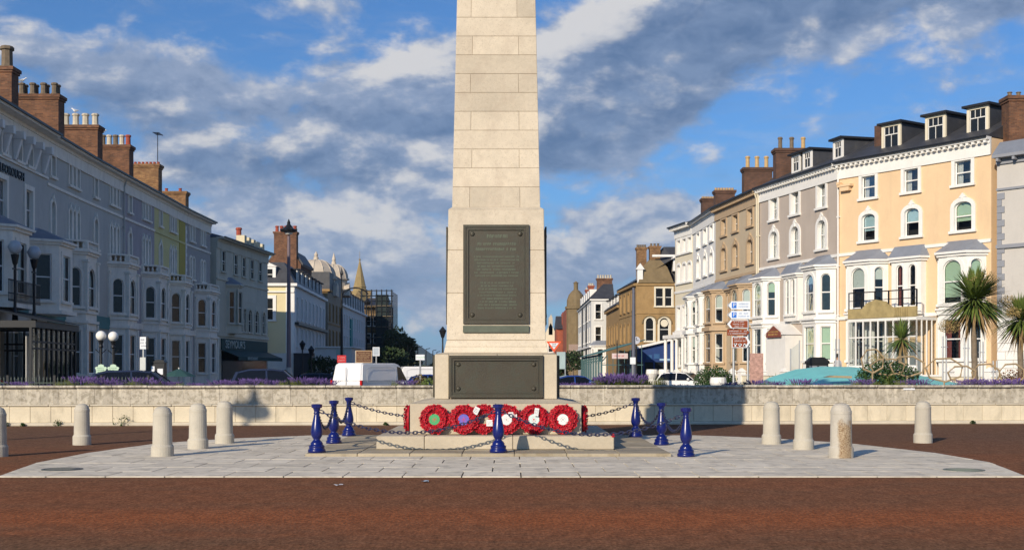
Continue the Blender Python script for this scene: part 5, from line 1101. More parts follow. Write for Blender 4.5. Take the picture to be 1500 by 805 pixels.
t = thing('stall_sign', 'pinkish white fascia board hanging under the glass veranda', 'sign', (PX(908, 116), 116, PZ(521, 116))); q = MB(); q.box(-.75, .75, -.05, .05, -.25, .25); part('board', q, mat('pinkish_board', (.62, .5, .5), .6), t)
q = MB(); strokes(q, -.6, .6, -.15, .15, -.05, 1, 1, .01, 5); part('lettering', q, SIGNR, t)

# ------------------------------------------------------------------ hills far inland
def hill_h(x, y):
    px = 750 + x / max(y, 1) * F
    pts = [(-3000, 470), (300, 462), (480, 468), (560, 474), (600, 493), (620, 507), (636, 517), (660, 527), (760, 530), (900, 526), (1400, 515), (4000, 505)]
    for (a, ya), (b, yb) in zip(pts, pts[1:]):
        if a <= px <= b: return (HY - (ya + (yb - ya) * (px - a) / (b - a))) / F * 3600 + EYE
    return 40
m_ = MB(); nx, ny = 120, 10; rr = random.Random(4)
P = []
for j in range(ny):
    yy = 2700 + j * 230
    for i in range(nx):
        x = -3600 + i * 60; tt = max(0, 1 - abs(yy - 3600) / 900) ** .7
        P.append((x, yy, -2 + hill_h(x * 3600 / yy, 3600) * tt * (1 + .06 * sin(i * 1.7 + j))))
m_.addf(P, [(j * nx + i, j * nx + i + 1, (j + 1) * nx + i + 1, (j + 1) * nx + i) for j in range(ny - 1) for i in range(nx - 1)])
struct('hills', m_, mat('hill_heather', (.055, .075, .04), .95, .3, .006), smooth=True)

# ------------------------------------------------------------------ plants
def leaf_cloud(mb, c, rad, n, s, rr, flat=1.):
    for _ in range(n):
        a = rr.uniform(0, 2 * pi); z = rr.uniform(-1, 1); r = rr.random() ** .35; q = sqrt(1 - z * z)
        p = Vector((c[0] + rad[0] * r * q * cos(a), c[1] + rad[1] * r * q * sin(a), c[2] + rad[2] * r * z)); k = rr.uniform(.6, 1.3) * s
        u = Vector((rr.gauss(0, 1), rr.gauss(0, 1), rr.gauss(0, 1) * flat)).normalized(); v = u.cross(Vector((rr.gauss(0, 1), rr.gauss(0, 1), rr.gauss(0, 1)))).normalized()
        mb.face([p - u * k, p + v * k * .45, p + u * k, p - v * k * .45])
def lav_mesh(seed):
    rr = random.Random(seed); g_ = MB(); f_ = MB()
    for i in range(230):
        a = rr.uniform(0, 6.28); lean_ = rr.random() ** .6 * .62; L = rr.uniform(.26, .46); r0 = rr.uniform(0, .14)
        p = Vector((cos(a) * r0, sin(a) * r0, 0)); tip = p + Vector((cos(a) * lean_ * L * 1.4, sin(a) * lean_ * L * 1.4, L)); w = Vector((-sin(a + 1), cos(a + 1), 0)) * .012
        g_.face([p - w, p + w, tip])
        g_.face([p.lerp(tip, .3) - w * 2.5, p.lerp(tip, .3) + w * 2.5, p.lerp(tip, .72)])
        if rr.random() < .6:
            s = rr.uniform(.012, .019); h_ = rr.uniform(.07, .13); d_ = (tip - p).normalized()
            for k in range(3):
                q = 2 * pi * k / 3 + a; u = Vector((cos(q), sin(q), 0)) * s; v = Vector((cos(q + 2.1), sin(q + 2.1), 0)) * s
                f_.face([tip - d_ * .02 + u * .5, tip + d_ * h_ * .4 + u, tip + d_ * h_, tip + d_ * h_ * .4 + v])
    return g_.mesh('foliage', LAVG), f_.mesh('flower_spikes', LAVF)
LM = [lav_mesh(s) for s in range(5)]
gm = []
for s in range(3):
    rr = random.Random(50 + s); g_ = MB()
    for i in range(200):
        a = rr.uniform(0, 6.28); L = rr.uniform(.25, .5); ln = rr.uniform(0, .5); p = Vector((rr.uniform(-.15, .15), rr.uniform(-.15, .15), 0)); w = Vector((-sin(a), cos(a), 0)) * .011; tip = p + Vector((cos(a) * ln * L, sin(a) * ln * L, L)); g_.face([p - w, p + w, tip])
    gm.append(g_.mesh('grassy_leaves', mat('yellow_green_blades', (.13, .15, .035), .8, .3, 4)))
rr = random.Random(21); x = -15.4; i = 0
def lav_name(px):
    for lim, wh in ((70, 'in front of the glazed iron porch'), (130, 'left of the pale green signs'), (190, 'below the twin globe lamps'), (250, 'below the bus stop sign'), (310, 'below the teal parasols'), (390, 'before the awned restaurant'), (470, 'left of the white van'), (640, 'around the white van'),
                    (880, 'just right of the memorial base'), (965, 'before the blue shop front'), (1050, 'in front of the white hatchback'), (1110, 'below the stack of direction signs'), (1200, 'before the left end of the turquoise slope'), (1260, 'before the middle of the turquoise slope'), (1340, 'under the leftmost wooden rings'), (1400, 'just left of the big palm'), (1460, 'just right of the big palm')):
        if px < lim: return wh, 'lavender clump on the raised bed ' + wh
    return 'at the right end', 'lavender clump at the right end of the raised bed'
while x < 16.2:
    Y = wallY(x) + rr.uniform(.75, 1.1); px = 750 + x / Y * F; i += 1; x += rr.uniform(.26, .42)
    s = (.80 if px < 640 else .80) * (1 + .28 * sin(x * 1.9 + 1) * sin(x * .77)) * rr.uniform(.75, 1.15)
    if 965 < px < 1045 or 1160 < px < 1235: s *= .5
    if 1350 < px < 1440: s *= .8
    if 470 < px < 560 or 636 < px < 818: 
        if rr.random() < .8 or 636 < px < 818: continue
        s = .4
    if 860 < px < 960: s *= 1.15
    t = thing('lavender_bush', lav_name(px)[1], 'lavender', (x, Y, .98), rr.uniform(0, 6.28), 'lavender clumps ' + lav_name(px)[0]); t.scale = (s * 1.25, s, s)
    k = rr.randrange(5)
    grassy = rr.random() < (.5 if px < 640 else .34)
    if grassy: link('foliage', gm[k % 3], t)
    else: link('foliage', LM[k][0], t)['kind'] = 'stuff'; link('flower_spikes', LM[k][1], t)['kind'] = 'stuff'
def tuft(px, Y, w, h, base, m, lab, cat='shrub', name='shrub', n=260, leaf=.05):
    mb = MB(); rr = random.Random(int(px)); leaf_cloud(mb, (0, 0, h * .5), (w / 2, w / 2, h * .52), n, leaf, rr)
    for k in range(6): mb.tube([(0, 0, 0), (rr.uniform(-w, w) * .3, rr.uniform(-w, w) * .3, h * .7)], .012, 3)
    tag(part(name, mb, m, None, (PX(px, Y), Y, base)), lab, cat)
tuft(614, 40.5, .55, .55, .98, mat('reddish_grass', (.17, .13, .05), .8, .3, 5), 'brownish tuft on the bed right of the white van')
tuft(627, 39.9, .45, .45, .98, LEAFC, 'green tuft on the bed just left of the memorial')
tuft(1300, 43, 2.2, 1.1, .9, SHRUB, 'dark green bush behind the wooden rings', n=3200, leaf=.06)
tuft(1490, 43, 1.4, .75, .95, mat('reddish_shrub', (.17, .085, .045), .8, .3, 5), 'reddish brown shrub at the right end of the bed', n=700)
tuft(1044, 62, 2.0, 1.6, .3, SHRUB, 'dark shrub growing between the white car and the direction signs', n=2600, leaf=.07)
tuft(1062, 63, 1.4, 1.3, .3, SHRUB, 'smaller dark shrub just left of the direction signs', n=700, leaf=.07)
def spiky(px, Y, base, R_, n, lab, droop=.35, trunk=0, dead=0, plume=False, m=None, up_=.3, name='cordyline_tree', cat='palm', w0=.035):
    rr = random.Random(int(px)); t = thing(name, lab, cat, (PX(px, Y), Y, base)); c = Vector((0, 0, trunk))
    if trunk: mb = MB(); mb.tube([(.03, 0, 0), (.0, 0, trunk * .35), (-.04, 0, trunk * .7), (0, 0, trunk + .1)], [.15, .115, .105, .09], 9); part('trunk', mb, BARK, t, smooth=True)
    def blades(mb, n, dz0, dz1, L0, L1, dr, w):
        for _ in range(n):
            a = rr.uniform(0, 2 * pi); e = rr.uniform(dz0, dz1); L = rr.uniform(L0, L1) * R_; dv = Vector((cos(a) * cos(e), sin(a) * cos(e), sin(e))); sd = dv.cross(Vector((0, 0, 1))).normalized() * w * rr.uniform(.7, 1.2)
            pts = [c + dv * L * f - Vector((0, 0, dr * L * f * f * (1.2 - abs(sin(e)) * .8))) for f in (.06, .35, .7, 1.)]; ww = (.6, 1., .75, .0)
            for k in range(3):
                if k < 2: mb.face([pts[k] - sd * ww[k], pts[k] + sd * ww[k], pts[k + 1] + sd * ww[k + 1], pts[k + 1] - sd * ww[k + 1]])
                else: mb.face([pts[k] - sd * ww[k], pts[k] + sd * ww[k], pts[k + 1]])
    mb = MB(); blades(mb, n, -.45, 1.45, .75, 1.08, droop, w0); o = part('crown', mb, m or LEAFC, t); 
    if dead:
        mb = MB(); blades(mb, dead, -1.25, -.35, .6, 1.0, .45, w0); part('dead_fronds', mb, LEAFD, t)
    if plume:
        mb = MB()
        for (ax, az_, sx) in plume:
            leaf_cloud(mb, (ax, -.25, trunk + az_), (sx, sx * .7, sx * .62), 900, .028, rr)
        part('flower_plume', mb, mat('plume', (.34, .25, .10), .9, .3, 6), t)
    return t
spiky(1428, 45.5, .1, 1.5, 620, 'large spiky cordyline palm with a brown flower plume, in front of the yellow house', w0=.045, droop=.28, trunk=PZ(441, 45.5) - .1, dead=110, plume=[(.2, .75, .62), (-1.05, -.95, .42), (1.15, -.05, .42)])
spiky(1496, 45.0, .1, 1.25, 360, 'smaller cordyline palm cut by the right edge of the picture', trunk=PZ(470, 45) - .1, dead=50, plume=[(-.35, .3, .35)])
spiky(1321, 52, .1, 1.15, 150, 'young cordyline palm in front of the glazed porch of the yellow house', trunk=PZ(497, 52) - .1, dead=30, plume=[(-1.05, -.8, .45)])
spiky(1138, 60, .3, 1.55, 260, 'green fan of spiky leaves beside the turquoise slope', droop=.5, name='spiky_shrub', cat='shrub', w0=.04)
spiky(1300, 42.4, .95, .8, 160, 'low spiky green plant inside the wooden rings', droop=.3, name='spiky_shrub', cat='shrub')
def tree(px, Y, top, w, lab, m=TREEL, n=1400, leaf=.32, base=0, tw=.25, seed=0):
    rr = random.Random(int(px * 7) + seed); H_ = PZ(top, Y); t = thing('street_tree', lab, 'tree', (PX(px, Y), Y, base), 0, None)
    mb = MB(); mb.tube([(0, 0, 0), (.1, 0, H_ * .3), (0, 0, H_ * .6)], [tw, tw * .8, tw * .5], 7)
    for k in range(6): a = k * 1.05; mb.tube([(0, 0, H_ * .35), (cos(a) * w * .3, sin(a) * w * .3, H_ * .75)], [tw * .4, tw * .15], 5)
    part('trunk', mb, BARK, t); mb = MB()
    for k in range(11):
        a = rr.uniform(0, 6.28); r = rr.uniform(.1, .34) * w; z = rr.uniform(.42, .86) * H_; s = rr.uniform(.16, .28) * w; leaf_cloud(mb, (cos(a) * r, sin(a) * r, z), (s, s, min(s * .8, H_ * .15)), n // 11, leaf, rr)
    leaf_cloud(mb, (0, 0, H_ * .82), (w * .22, w * .22, H_ * .17), n // 8, leaf, rr)
    part('crown', mb, m, t)
tree(583, 205, 476, 6, 'dark street tree right behind the scaffolding', seed=1)
tree(592, 170, 487, 4.0, 'olive green street tree right of the dark tree by the scaffolding', TREEL2)
tree(603, 225, 499, 4, 'farther dark tree below the slope of the blue hill', n=900)
tree(572, 150, 506, 4, 'low dark tree above the bonnet of the white van', n=900)
tree(588, 120, 520, 3.6, 'low green tree behind the white van roof', TREEL2, n=900, leaf=.2)
tree(625, 150, 535, 4, 'bushy tree just left of the memorial base', n=1000, leaf=.25)
tree(611, 115, 536, 2.6, 'low bushy tree behind the small white sign', TREEL2, n=900, leaf=.2)
tree(642, 260, 528, 6, 'distant tree hidden partly by the memorial', n=900)
tree(838, 190, 512, 6, 'dark tree right of the give way sign down the side street', n=900)
tree(818, 160, 528, 4, 'low dark tree under the give way sign', n=700, leaf=.25)
for k, (px, Y) in enumerate(((468, 110), (481, 112))): tree(px, Y, 519, 2.2, ('round clipped', 'second round clipped')[k] + ' dark tree in front of the white boundary building', n=800, leaf=.14, tw=.08)

# wooden rings, turquoise slope, glass screens
t = None
for k, (px, py, rx, rz_, lab) in enumerate(((1278, 528, .40, .42, 'tilted wooden ring, leftmost and highest of the ring sculpture'), (1300, 537, .62, .29, 'wide wooden ring second in the ring sculpture'), (1329, 536, .62, .36, 'wooden ring below the small palm, third in the ring sculpture'),
                                       (1383, 541, .66, .42, 'half-hidden wooden ring just left of the big palm trunk'), (1409, 547, .5, .28, 'low wooden ring left against the big palm trunk'), (1444, 547, .5, .36, 'wooden ring right of the big palm trunk'), (1482, 546, .45, .34, 'wooden ring near the right edge of the picture'))):
    Y = 42.2 + (k % 2) * .12; mb = MB(); n = 7
    mb.tube([(rx * cos(2 * pi * j / n + .3), .05 * sin(4 * pi * j / n), rz_ * sin(2 * pi * j / n + .3)) for j in range(n)], .035, 6, True); zc = PZ(py, Y); mb.tube([(0, 0, -rz_), (0, 0, 1.0 - zc)], .03, 5)
    tag(part('wooden_ring', mb, WOOD, None, (PX(px, Y), Y, zc)), lab, 'ring', 'wooden rings on the planted bed')
mb = MB(); X0 = PX(1150, 50); X1 = PX(1430, 50)
prof = [(X0, 1.0), (X0 + .6, 1.35), (X0 + 1.8, 1.72), (X0 + 3, 1.86), (X1 - 3.4, 1.84), (X1 - 1.2, 1.6), (X1, 1.3), (X1, 0), (X0, 0)]
NP = 7
for j in range(NP):
    pass
top_ = prof[:7]; P = [(x, 47.5 + 8.5 * (j / 6), (.75 + (z - .75) * (1 - (1 - j / 6) ** 1.6))) for j in range(NP) for x, z in top_]
mb.addf(P, [(j * 7 + i, j * 7 + i + 1, (j + 1) * 7 + i + 1, (j + 1) * 7 + i) for j in range(6) for i in range(6)])
tag(part('play_slope', mb, TURQ, None, smooth=True), 'broad turquoise sloping surface behind the lavender on the right', 'slope')
mb = MB(); Y = 49; mb.prismy([(PX(1212, Y), 1.40), (PX(1222, Y), 1.47), (PX(1248, Y), 1.45), (PX(1248, Y), 1.36)], Y, Y + .8); tag(part('bench_slab', mb, WOOD, None), 'flat pale wooden slab jutting over the turquoise slope', 'slab')
for k, (px, w, lab) in enumerate(((1166, 17, 'clear glass screen panel with slanted top between steel posts by the spiky shrub'),)):
    Y = 58; t = thing('glass_screen', lab, 'screen', (PX(1158, Y), Y, 0)); z1 = PZ(501, Y); mb = MB(); mb.face([(0, 0, 1.2), (.42, 0, 1.2), (.42, 0, z1), (0, 0, z1 - .35)]); part('glass', mb, PANE, t)
    for x in (0, .42): mb = MB(); mb.tube([(x, 0, 0), (x, 0, z1 + (0.1 if x else -.3))], .03, 6); part('post', mb, STEEL, t)
for px, zz, lab in ((1224, 496, 'slim steel post with small fittings behind the turquoise slope, left of the seated figure'), (1381, 492, 'slim double steel post in front of the yellow house, right of its porch'), (1413, 494, 'steel post frame left of the big palm trunk'), (1435, 500, 'steel post frame just right of the big palm trunk'), (1455, 528, 'short steel post right of the big palm')):
    Y = 57; mb = MB(); z1 = PZ(zz, Y); mb.tube([(0, 0, 0), (0, 0, z1)], .035, 6); mb.tube([(.16, 0, 0), (.16, 0, z1)], .035, 6); mb.box(-.07, .23, -.02, .02, z1 - .52, z1 - .48)
    tag(part('steel_post', mb, STEEL, None, (PX(px, Y), Y, 0)), lab, 'post')
# black street seat / cooker-like cabinet
t = thing('black_shelter', 'small black arched cabinet standing behind the turquoise slope', 'cabinet', (PX(1197, 60), 60, 0)); mb = MB(); mb.box(-.5, .5, -.2, .2, 1.2, 2.0); part('body', mb, mat('dull_black', (.02, .022, .025), .6), t)
mb = MB(); mb.prismy([(-.55, 2.0), (-.55, 2.12), (-.3, 2.32), (.3, 2.32), (.55, 2.12), (.55, 2.0)], -.25, .25); part('arched_lid', mb, IRON, t); mb = MB(); mb.box(-.42, -.05, -.21, -.2, 1.4, 1.9); mb.box(.05, .42, -.21, -.2, 1.4, 1.9); part('panel', mb, GREYT, t); mb = MB(); mb.box(-.4, -.3, -.1, .1, 0, 1.2); mb.box(.3, .4, -.1, .1, 0, 1.2); part('leg', mb, IRON, t)
# person (standing far behind the slope)
def person(X, Y, base, rz, lab):
    t = thing('person', lab, 'person', (X, Y, base), rz)
    J = {'pel': (0, 0, .95, .13), 'sp': (0, 0, 1.15, .13), 'ch': (0, -.01, 1.35, .155), 'nk': (0, 0, 1.50, .055), 'hd': (0, -.02, 1.60, .085), 'hd2': (0, -.02, 1.70, .09),
         'hl': (.09, 0, .90, .09), 'kl': (.11, -.02, .50, .06), 'al': (.11, .02, .09, .04), 'tl': (.12, -.14, .03, .035), 'hr': (-.09, 0, .90, .09), 'kr': (-.11, -.05, .50, .06), 'ar': (-.12, 0, .09, .04), 'tr': (-.13, -.16, .03, .035),
         'sl': (.18, 0, 1.42, .06), 'el': (.25, .02, 1.15, .042), 'wl': (.24, -.1, .92, .03), 'fl': (.24, -.15, .84, .028), 'sr': (-.18, 0, 1.42, .06), 'er': (-.26, .02, 1.15, .042), 'wr': (-.22, -.14, .95, .03), 'fr': (-.2, -.2, .88, .028)}
    E_ = [('pel', 'sp'), ('sp', 'ch'), ('ch', 'nk'), ('nk', 'hd'), ('hd', 'hd2'), ('pel', 'hl'), ('hl', 'kl'), ('kl', 'al'), ('al', 'tl'), ('pel', 'hr'), ('hr', 'kr'), ('kr', 'ar'), ('ar', 'tr'), ('ch', 'sl'), ('sl', 'el'), ('el', 'wl'), ('wl', 'fl'), ('ch', 'sr'), ('sr', 'er'), ('er', 'wr'), ('wr', 'fr')]
    ks = list(J); me = bpy.data.meshes.new('body'); me.from_pydata([J[k][:3] for k in ks], [(ks.index(a), ks.index(b)) for a, b in E_], []); o = link('body', me, t)
    o.modifiers.new('skin', 'SKIN'); 
    for i, k in enumerate(ks): me.skin_vertices[0].data[i].radius = (J[k][3], J[k][3])
    me.skin_vertices[0].data[0].use_root = True; o.modifiers.new('sub', 'SUBSURF').levels = 1
    m = bpy.data.materials.new('person_clothes'); m.use_nodes = True; k = NB(m.node_tree); z = k.sep(k.n('ShaderNodeTexCoord').outputs['Object'])[2]
    c = k.mix(k.m('GREATER_THAN', z, .93), (.02, .02, .03, 1), (.62, .60, .58, 1)); c = k.mix(k.m('GREATER_THAN', z, 1.49), c, (.45, .27, .18, 1)); m.node_tree.links.new(c, m.node_tree.nodes['Principled BSDF'].inputs[0]); me.materials.append(m)
    q = MB(); q.lathe([(.09, 1.62), (.108, 1.68), (.10, 1.76), (.06, 1.81), (0, 1.825)], 10); part('hair', q, HAIR, t, smooth=True)
person(PX(1227, 63), 63, .72, .4, 'dark haired person in a white top standing behind the turquoise slope')
mb = MB(); mb.box(PX(1227, 63) - 1.5, PX(1227, 63) + 1.5, 62, 64.5, -.02, .72); struct('path', mb, PAVEG)
# white urns
URN = MB(); URN.lathe([(0, 0), (.3, 0), (.3, .5), (.24, .6), (.34, .75), (.46, .95), (.44, 1.12), (.40, 1.2), (0, 1.2)], 14); um = URN.mesh('urn', WHITE, smooth=False)
for px, Y, s, lab in ((1052, 60, 1.12, 'white urn planter right of the white car'), (1069, 66, 1.0, 'white urn planter behind the direction sign posts'), (1137, 58, 1.05, 'white urn planter left of the turquoise slope'), (973, 112, 1.5, 'white planter tub on the pavement before the blue shop front'), (955, 112, 1.5, 'second white planter tub, left of the other one before the blue shop front')):
    o = tag(link('planter', um, None, (PX(px, Y), Y, 0)), lab, 'planter'); o.scale = (s * .8, s * .8, s)
# front garden walls of the right terrace
for (a, b, lab) in (((16.3, 83), (20.8, 71.5), 'low white garden wall before the taupe and yellow houses'), ((14.2, 100), (16.2, 84), 'low white garden wall before the sand coloured house'), ((21.5, 70.5), (26.5, 63), 'low white garden wall before the porch of the yellow house')):
    L = hypot(b[0] - a[0], b[1] - a[1]); t = thing('garden_wall', lab, 'wall', (a[0] - .9, a[1] - .6, 0), atan2(b[1] - a[1], b[0] - a[0])); mb = MB(); mb.box(0, L, -.12, .12, 0, 1.35); part('wall', mb, CREAM, t); mb = MB(); mb.box(0, L, -.18, .18, 1.352, 1.45); part('coping', mb, WHITE, t)
    for k in range(int(L / 2.5) + 1): mb = MB(); mb.box(k * 2.5 - .2, k * 2.5 + .2, -.2, .2, 0, 1.6); mb.frus((k * 2.5 - .25, k * 2.5 + .25, -.25, .25), 1.602, (k * 2.5 - .05, k * 2.5 + .05, -.05, .05), 1.85); part('pier', mb, WHITE, t)
t = thing('patterned_board', 'pinkish patterned board standing behind the sign posts', 'board', (PX(1108, 66), 66, 0)); mb = MB(); mb.box(-.36, .36, -.05, .05, 1.0, 2.6); part('board', mb, mat('pinkish_print', (.45, .27, .22), .7, .4, 9), t); mb = MB(); mb.box(-.05, .05, 0, .1, 0, 1.0); part('post', mb, STEEL, t)

# ------------------------------------------------------------------ signs
def panel_sign(name, px0, px1, py0, py1, Y, m, lab, cat='sign', posts=(.5,), pm_=STEEL, text=None, tm_=None, ts=.3, border=None, arrow=0, strokes_=None, icon=None):
    X0, X1 = PX(px0, Y), PX(px1, Y); z0, z1 = PZ(py1, Y), PZ(py0, Y); w = X1 - X0; h = z1 - z0; t = thing(name, lab, cat, ((X0 + X1) / 2, Y, 0))
    mb = MB(); mb.box(-w / 2, w / 2, -.02, .02, z0, z1); p = part('panel', mb, m, t)
    if border: mb = MB(); [mb.box(*b) for b in ((-w / 2, w / 2, -.028, -.021, z0, z0 + .04), (-w / 2, w / 2, -.028, -.021, z1 - .04, z1), (-w / 2, -w / 2 + .04, -.028, -.021, z0 + .04, z1 - .04), (w / 2 - .04, w / 2, -.028, -.021, z0 + .04, z1 - .04))]; part('border', mb, border, p)
    for f in posts: mb = MB(); mb.tube([(-w / 2 + w * f, .06, 0), (-w / 2 + w * f, .06, z1)], .045, 7); part('post', mb, pm_, t)
    if text: link('lettering', text_mesh(text, ts, tm_, .004), p, (0, -.03, (z0 + z1) / 2), rot=(R(90), 0, 0))
    if strokes_: mb = MB(); strokes(mb, -w * .42, w * .42, z0 + h * .12, z1 - h * .12, -.021, strokes_[0], 1, .006, int(px0)); part('lettering', mb, strokes_[1], p)
    return t
# finger signs
Y = 58; t = thing('direction_sign', 'stack of five blue, white and brown direction signs on two steel posts', 'sign', (PX(1083, Y), Y, 0))
X = lambda px: PX(px, Y) - PX(1083, Y)
for px in (1075, 1096): mb = MB(); mb.tube([(X(px), .08, 0), (X(px), .08, PZ(442, Y))], .055, 8); part('post', mb, STEEL, t)
for k, (x0, x1, y0, y1, m, dir_, lab) in enumerate(((1065, 1099, 441, 453, SIGNW, -1, 'white finger sign with blue square'), (1065, 1099, 455, 467, SIGNW, -1, 'white finger sign with blue square, lower'), (1065, 1096, 468.5, 480.5, SIGNBR, -1, 'brown finger sign pointing left with white arrow head'),
                                   (1065, 1098, 482, 491, SIGNBR, 1, 'brown flat sign'), (1072, 1099, 492.5, 509, SIGNBR, 1, 'brown finger sign pointing right with pictograms'))):
    a, b, z0, z1 = X(x0), X(x1), PZ(y1, Y), PZ(y0, Y); zm = (z0 + z1) / 2; hh = (z1 - z0) / 2; e = .17
    P = [(a + e, z0), (a, zm), (a + e, z1), (b, z1), (b, z0)] if dir_ < 0 else [(a, z0), (a, z1), (b - e, z1), (b, zm), (b - e, z0)]
    mb = MB(); mb.prismy(P, -.03, .0); sg = part('finger', mb, SIGNW if k != 3 else SIGNBR, t); sg['label'] = lab
    if k in (2, 4): mb = MB(); P2 = [(a + e + .06, z0 + .03), (a + .13, zm), (a + e + .06, z1 - .03), (b - .03, z1 - .03), (b - .03, z0 + .03)] if dir_ < 0 else [(a + .03, z0 + .03), (a + .03, z1 - .03), (b - e - .06, z1 - .03), (b - .13, zm), (b - e - .06, z0 + .03)]; mb.prismy(P2, -.036, -.031); part('brown_field', mb, SIGNBR, sg)
    if k < 2:
        mb = MB(); mb.box(a + .22, a + .44, -.036, -.031, zm - .13, zm + .13); part('blue_square', mb, SIGNB, sg); link('lettering', text_mesh('P', .26, SIGNW, .003), sg, (a + .33, -.042, zm), rot=(R(90), 0, 0))
        mb = MB(); mb.tube([(a + e, -.034, z0 + .02), (a + .03, -.034, zm), (a + e, -.034, z1 - .02)], .014, 4); part('chevron', mb, IRON, sg)
        mb = MB(); strokes(mb, a + .5, b - .05, zm - .13, zm + .13, -.031, 2, 1, .004, k); part('small_lettering', mb, mat('sign_blue_ink', (.25, .36, .6), .6), sg)
    else:
        mb = MB(); strokes(mb, a + .25 if k == 2 else a + .06, b - (.2 if k != 3 else .12), (z0 + .03) if k != 4 else zm, z1 - .03, -.037, 3 if k == 2 else 2, 1, .004, k + 7); part('small_lettering', mb, SIGNW, sg)
        if k == 4:
            mb = MB()
            for j in range(3): xx = a + .12 + j * .22; mb.box(xx, xx + .07, -.043, -.037, z0 + .06, z0 + .2); mb.box(xx - .03, xx + .12, -.043, -.037, z0 + .15 - j * .04, z0 + .21 - j * .03)
            part('pictogram', mb, SIGNW, sg)
# give way sign
Y = 76; t = thing('give_way_sign', 'inverted orange-red and white triangular GIVE WAY sign beside the pedestal', 'sign', (PX(811.5, Y), Y, 0)); w = .47; zt_ = PZ(499.5, Y); zb_ = PZ(516, Y)
mb = MB(); mb.prismy([(-w, zt_), (w, zt_), (0, zb_)], -.02, .0); p = part('triangle', mb, SIGNO, t); mb = MB(); hh = zt_ - zb_; mb.prismy([(-w * .62, zt_ - .11), (w * .62, zt_ - .11), (0, zb_ + .2)], -.026, -.021); part('white_field', mb, SIGNW, p)
link('lettering', text_mesh('GIVE', .13, IRON, .003), p, (0, -.03, zt_ - .19), rot=(R(90), 0, 0)); link('lettering', text_mesh('WAY', .12, IRON, .003), p, (0, -.03, zt_ - .32), rot=(R(90), 0, 0))
mb = MB(); mb.tube([(0, .05, 0), (0, .05, zt_)], .04, 7); part('post', mb, STEEL, t)
panel_sign('information_board', 816, 828, 515, 540, 74, mat('pale_teal_board', (.35, .45, .45), .4), 'pale teal glazed board under the give way sign', 'board', (0, 1))
panel_sign('direction_board', 521, 545, 513, 531, 72, mat('dark_brown_board', (.11, .04, .02), .6), 'brown tourist direction board above the white van roof', posts=(.0, 1.), strokes_=(5, mat('tan_ink', (.55, .40, .22), .6)), border=mat('tan_border', (.5, .35, .2), .6))
panel_sign('road_sign', 546, 556, 508, 521, 71, mat('grey_blue_sign', (.42, .47, .52), .5), 'square grey-blue sign beside the brown direction board', border=SIGNW)
panel_sign('road_sign', 494, 507, 520, 531, 75, SIGNR, 'red rectangular sign left of the brown direction board', strokes_=(2, mat('pink_ink', (.7, .35, .35), .6)))
panel_sign('road_sign', 609, 622, 519, 527, 62, SIGNW, 'small white rectangular sign on a post left of the memorial base', strokes_=(1, PGREEN))
panel_sign('road_sign', 900, 915, 516, 526, 84, SIGNW, 'white rectangular sign on the right beneath the veranda fascia', strokes_=(1, SIGNR)) if False else None
panel_sign('road_sign', 923, 931, 523, 533, 82, SIGNW, 'small white sign with faint mark at the foot of the grey lamp post')
t = panel_sign('bus_stop_sign', 205, 214, 493, 511, 56, SIGNW, 'white bus stop flag and timetable case on a post at the left', posts=(.5,), strokes_=(3, GREYT))
mb = MB(); z0, z1 = PZ(545, 56), PZ(523, 56); mb.box(-.13, .13, -.05, -.01, z0, z1); part('timetable_case', mb, mat('pale_case', (.55, .57, .55), .5), t); mb = MB(); mb.box(.2, .24, -.04, .04, PZ(511, 56), PZ(492, 56)); part('flag_edge', mb, IRON, t)
# pale green scalloped signs and twin globe lamps
for px, lab, lab2 in ((148, 'white globe lamp, left of the pair by the pale green signs', 'pale green scalloped sign, left of the pair'), (166, 'white globe lamp, right of the pair by the pale green signs', 'pale green scalloped sign, right of the pair')):
    Y = 50; t = thing('globe_lamp', lab, 'lamp', (PX(px, Y), Y, 0)); zc = PZ(491.5 + (px > 150), Y); q = MB(); q.lathe([(.14, 0), (.14, .3), (.08, .5), (.05, .9), (.045, zc - .5), (.1, zc - .45), (.06, zc - .35), (.12, zc - .2), (0, zc - .18)], 9); q.tube([(-.22, 0, zc - .55), (0, 0, zc - .75), (.22, 0, zc - .55)], .02, 5); part('post', q, IRON, t)
    q = MB(); q.lathe([(0, zc - .2)] + [(.205 * sin(a), zc - .205 * cos(a)) for a in [pi * k / 10 for k in range(1, 10)]] + [(0, zc + .205)], 18); part('globe', q, GLOBE, t, smooth=True)
    t = thing('scalloped_sign', lab2, 'sign', (PX(px, Y - 1), Y - 1, 0)); z0 = PZ(547, Y - 1); s = .235
    q = MB(); q.prismy([(x * s, z0 + z * s) for x, z in ((-.85, 0), (.85, 0), (.8, .55), (1.02, 1.0), (.8, 1.2), (.55, 1.15), (.45, 1.5), (0, 1.62), (-.45, 1.5), (-.55, 1.15), (-.8, 1.2), (-1.02, 1.0), (-.8, .55))], -.02, .02); p = part('board', q, PGREEN, t)
    q = MB(); strokes(q, -.17, .17, z0 + .03, z0 + .26, -.021, 3, 1, .004, px); part('lettering', q, mat('sign_green_ink', (.2, .4, .25), .6), p); q = MB(); q.tube([(0, .03, 0), (0, .03, z0 + .1)], .03, 5); part('post', q, IRON, t)
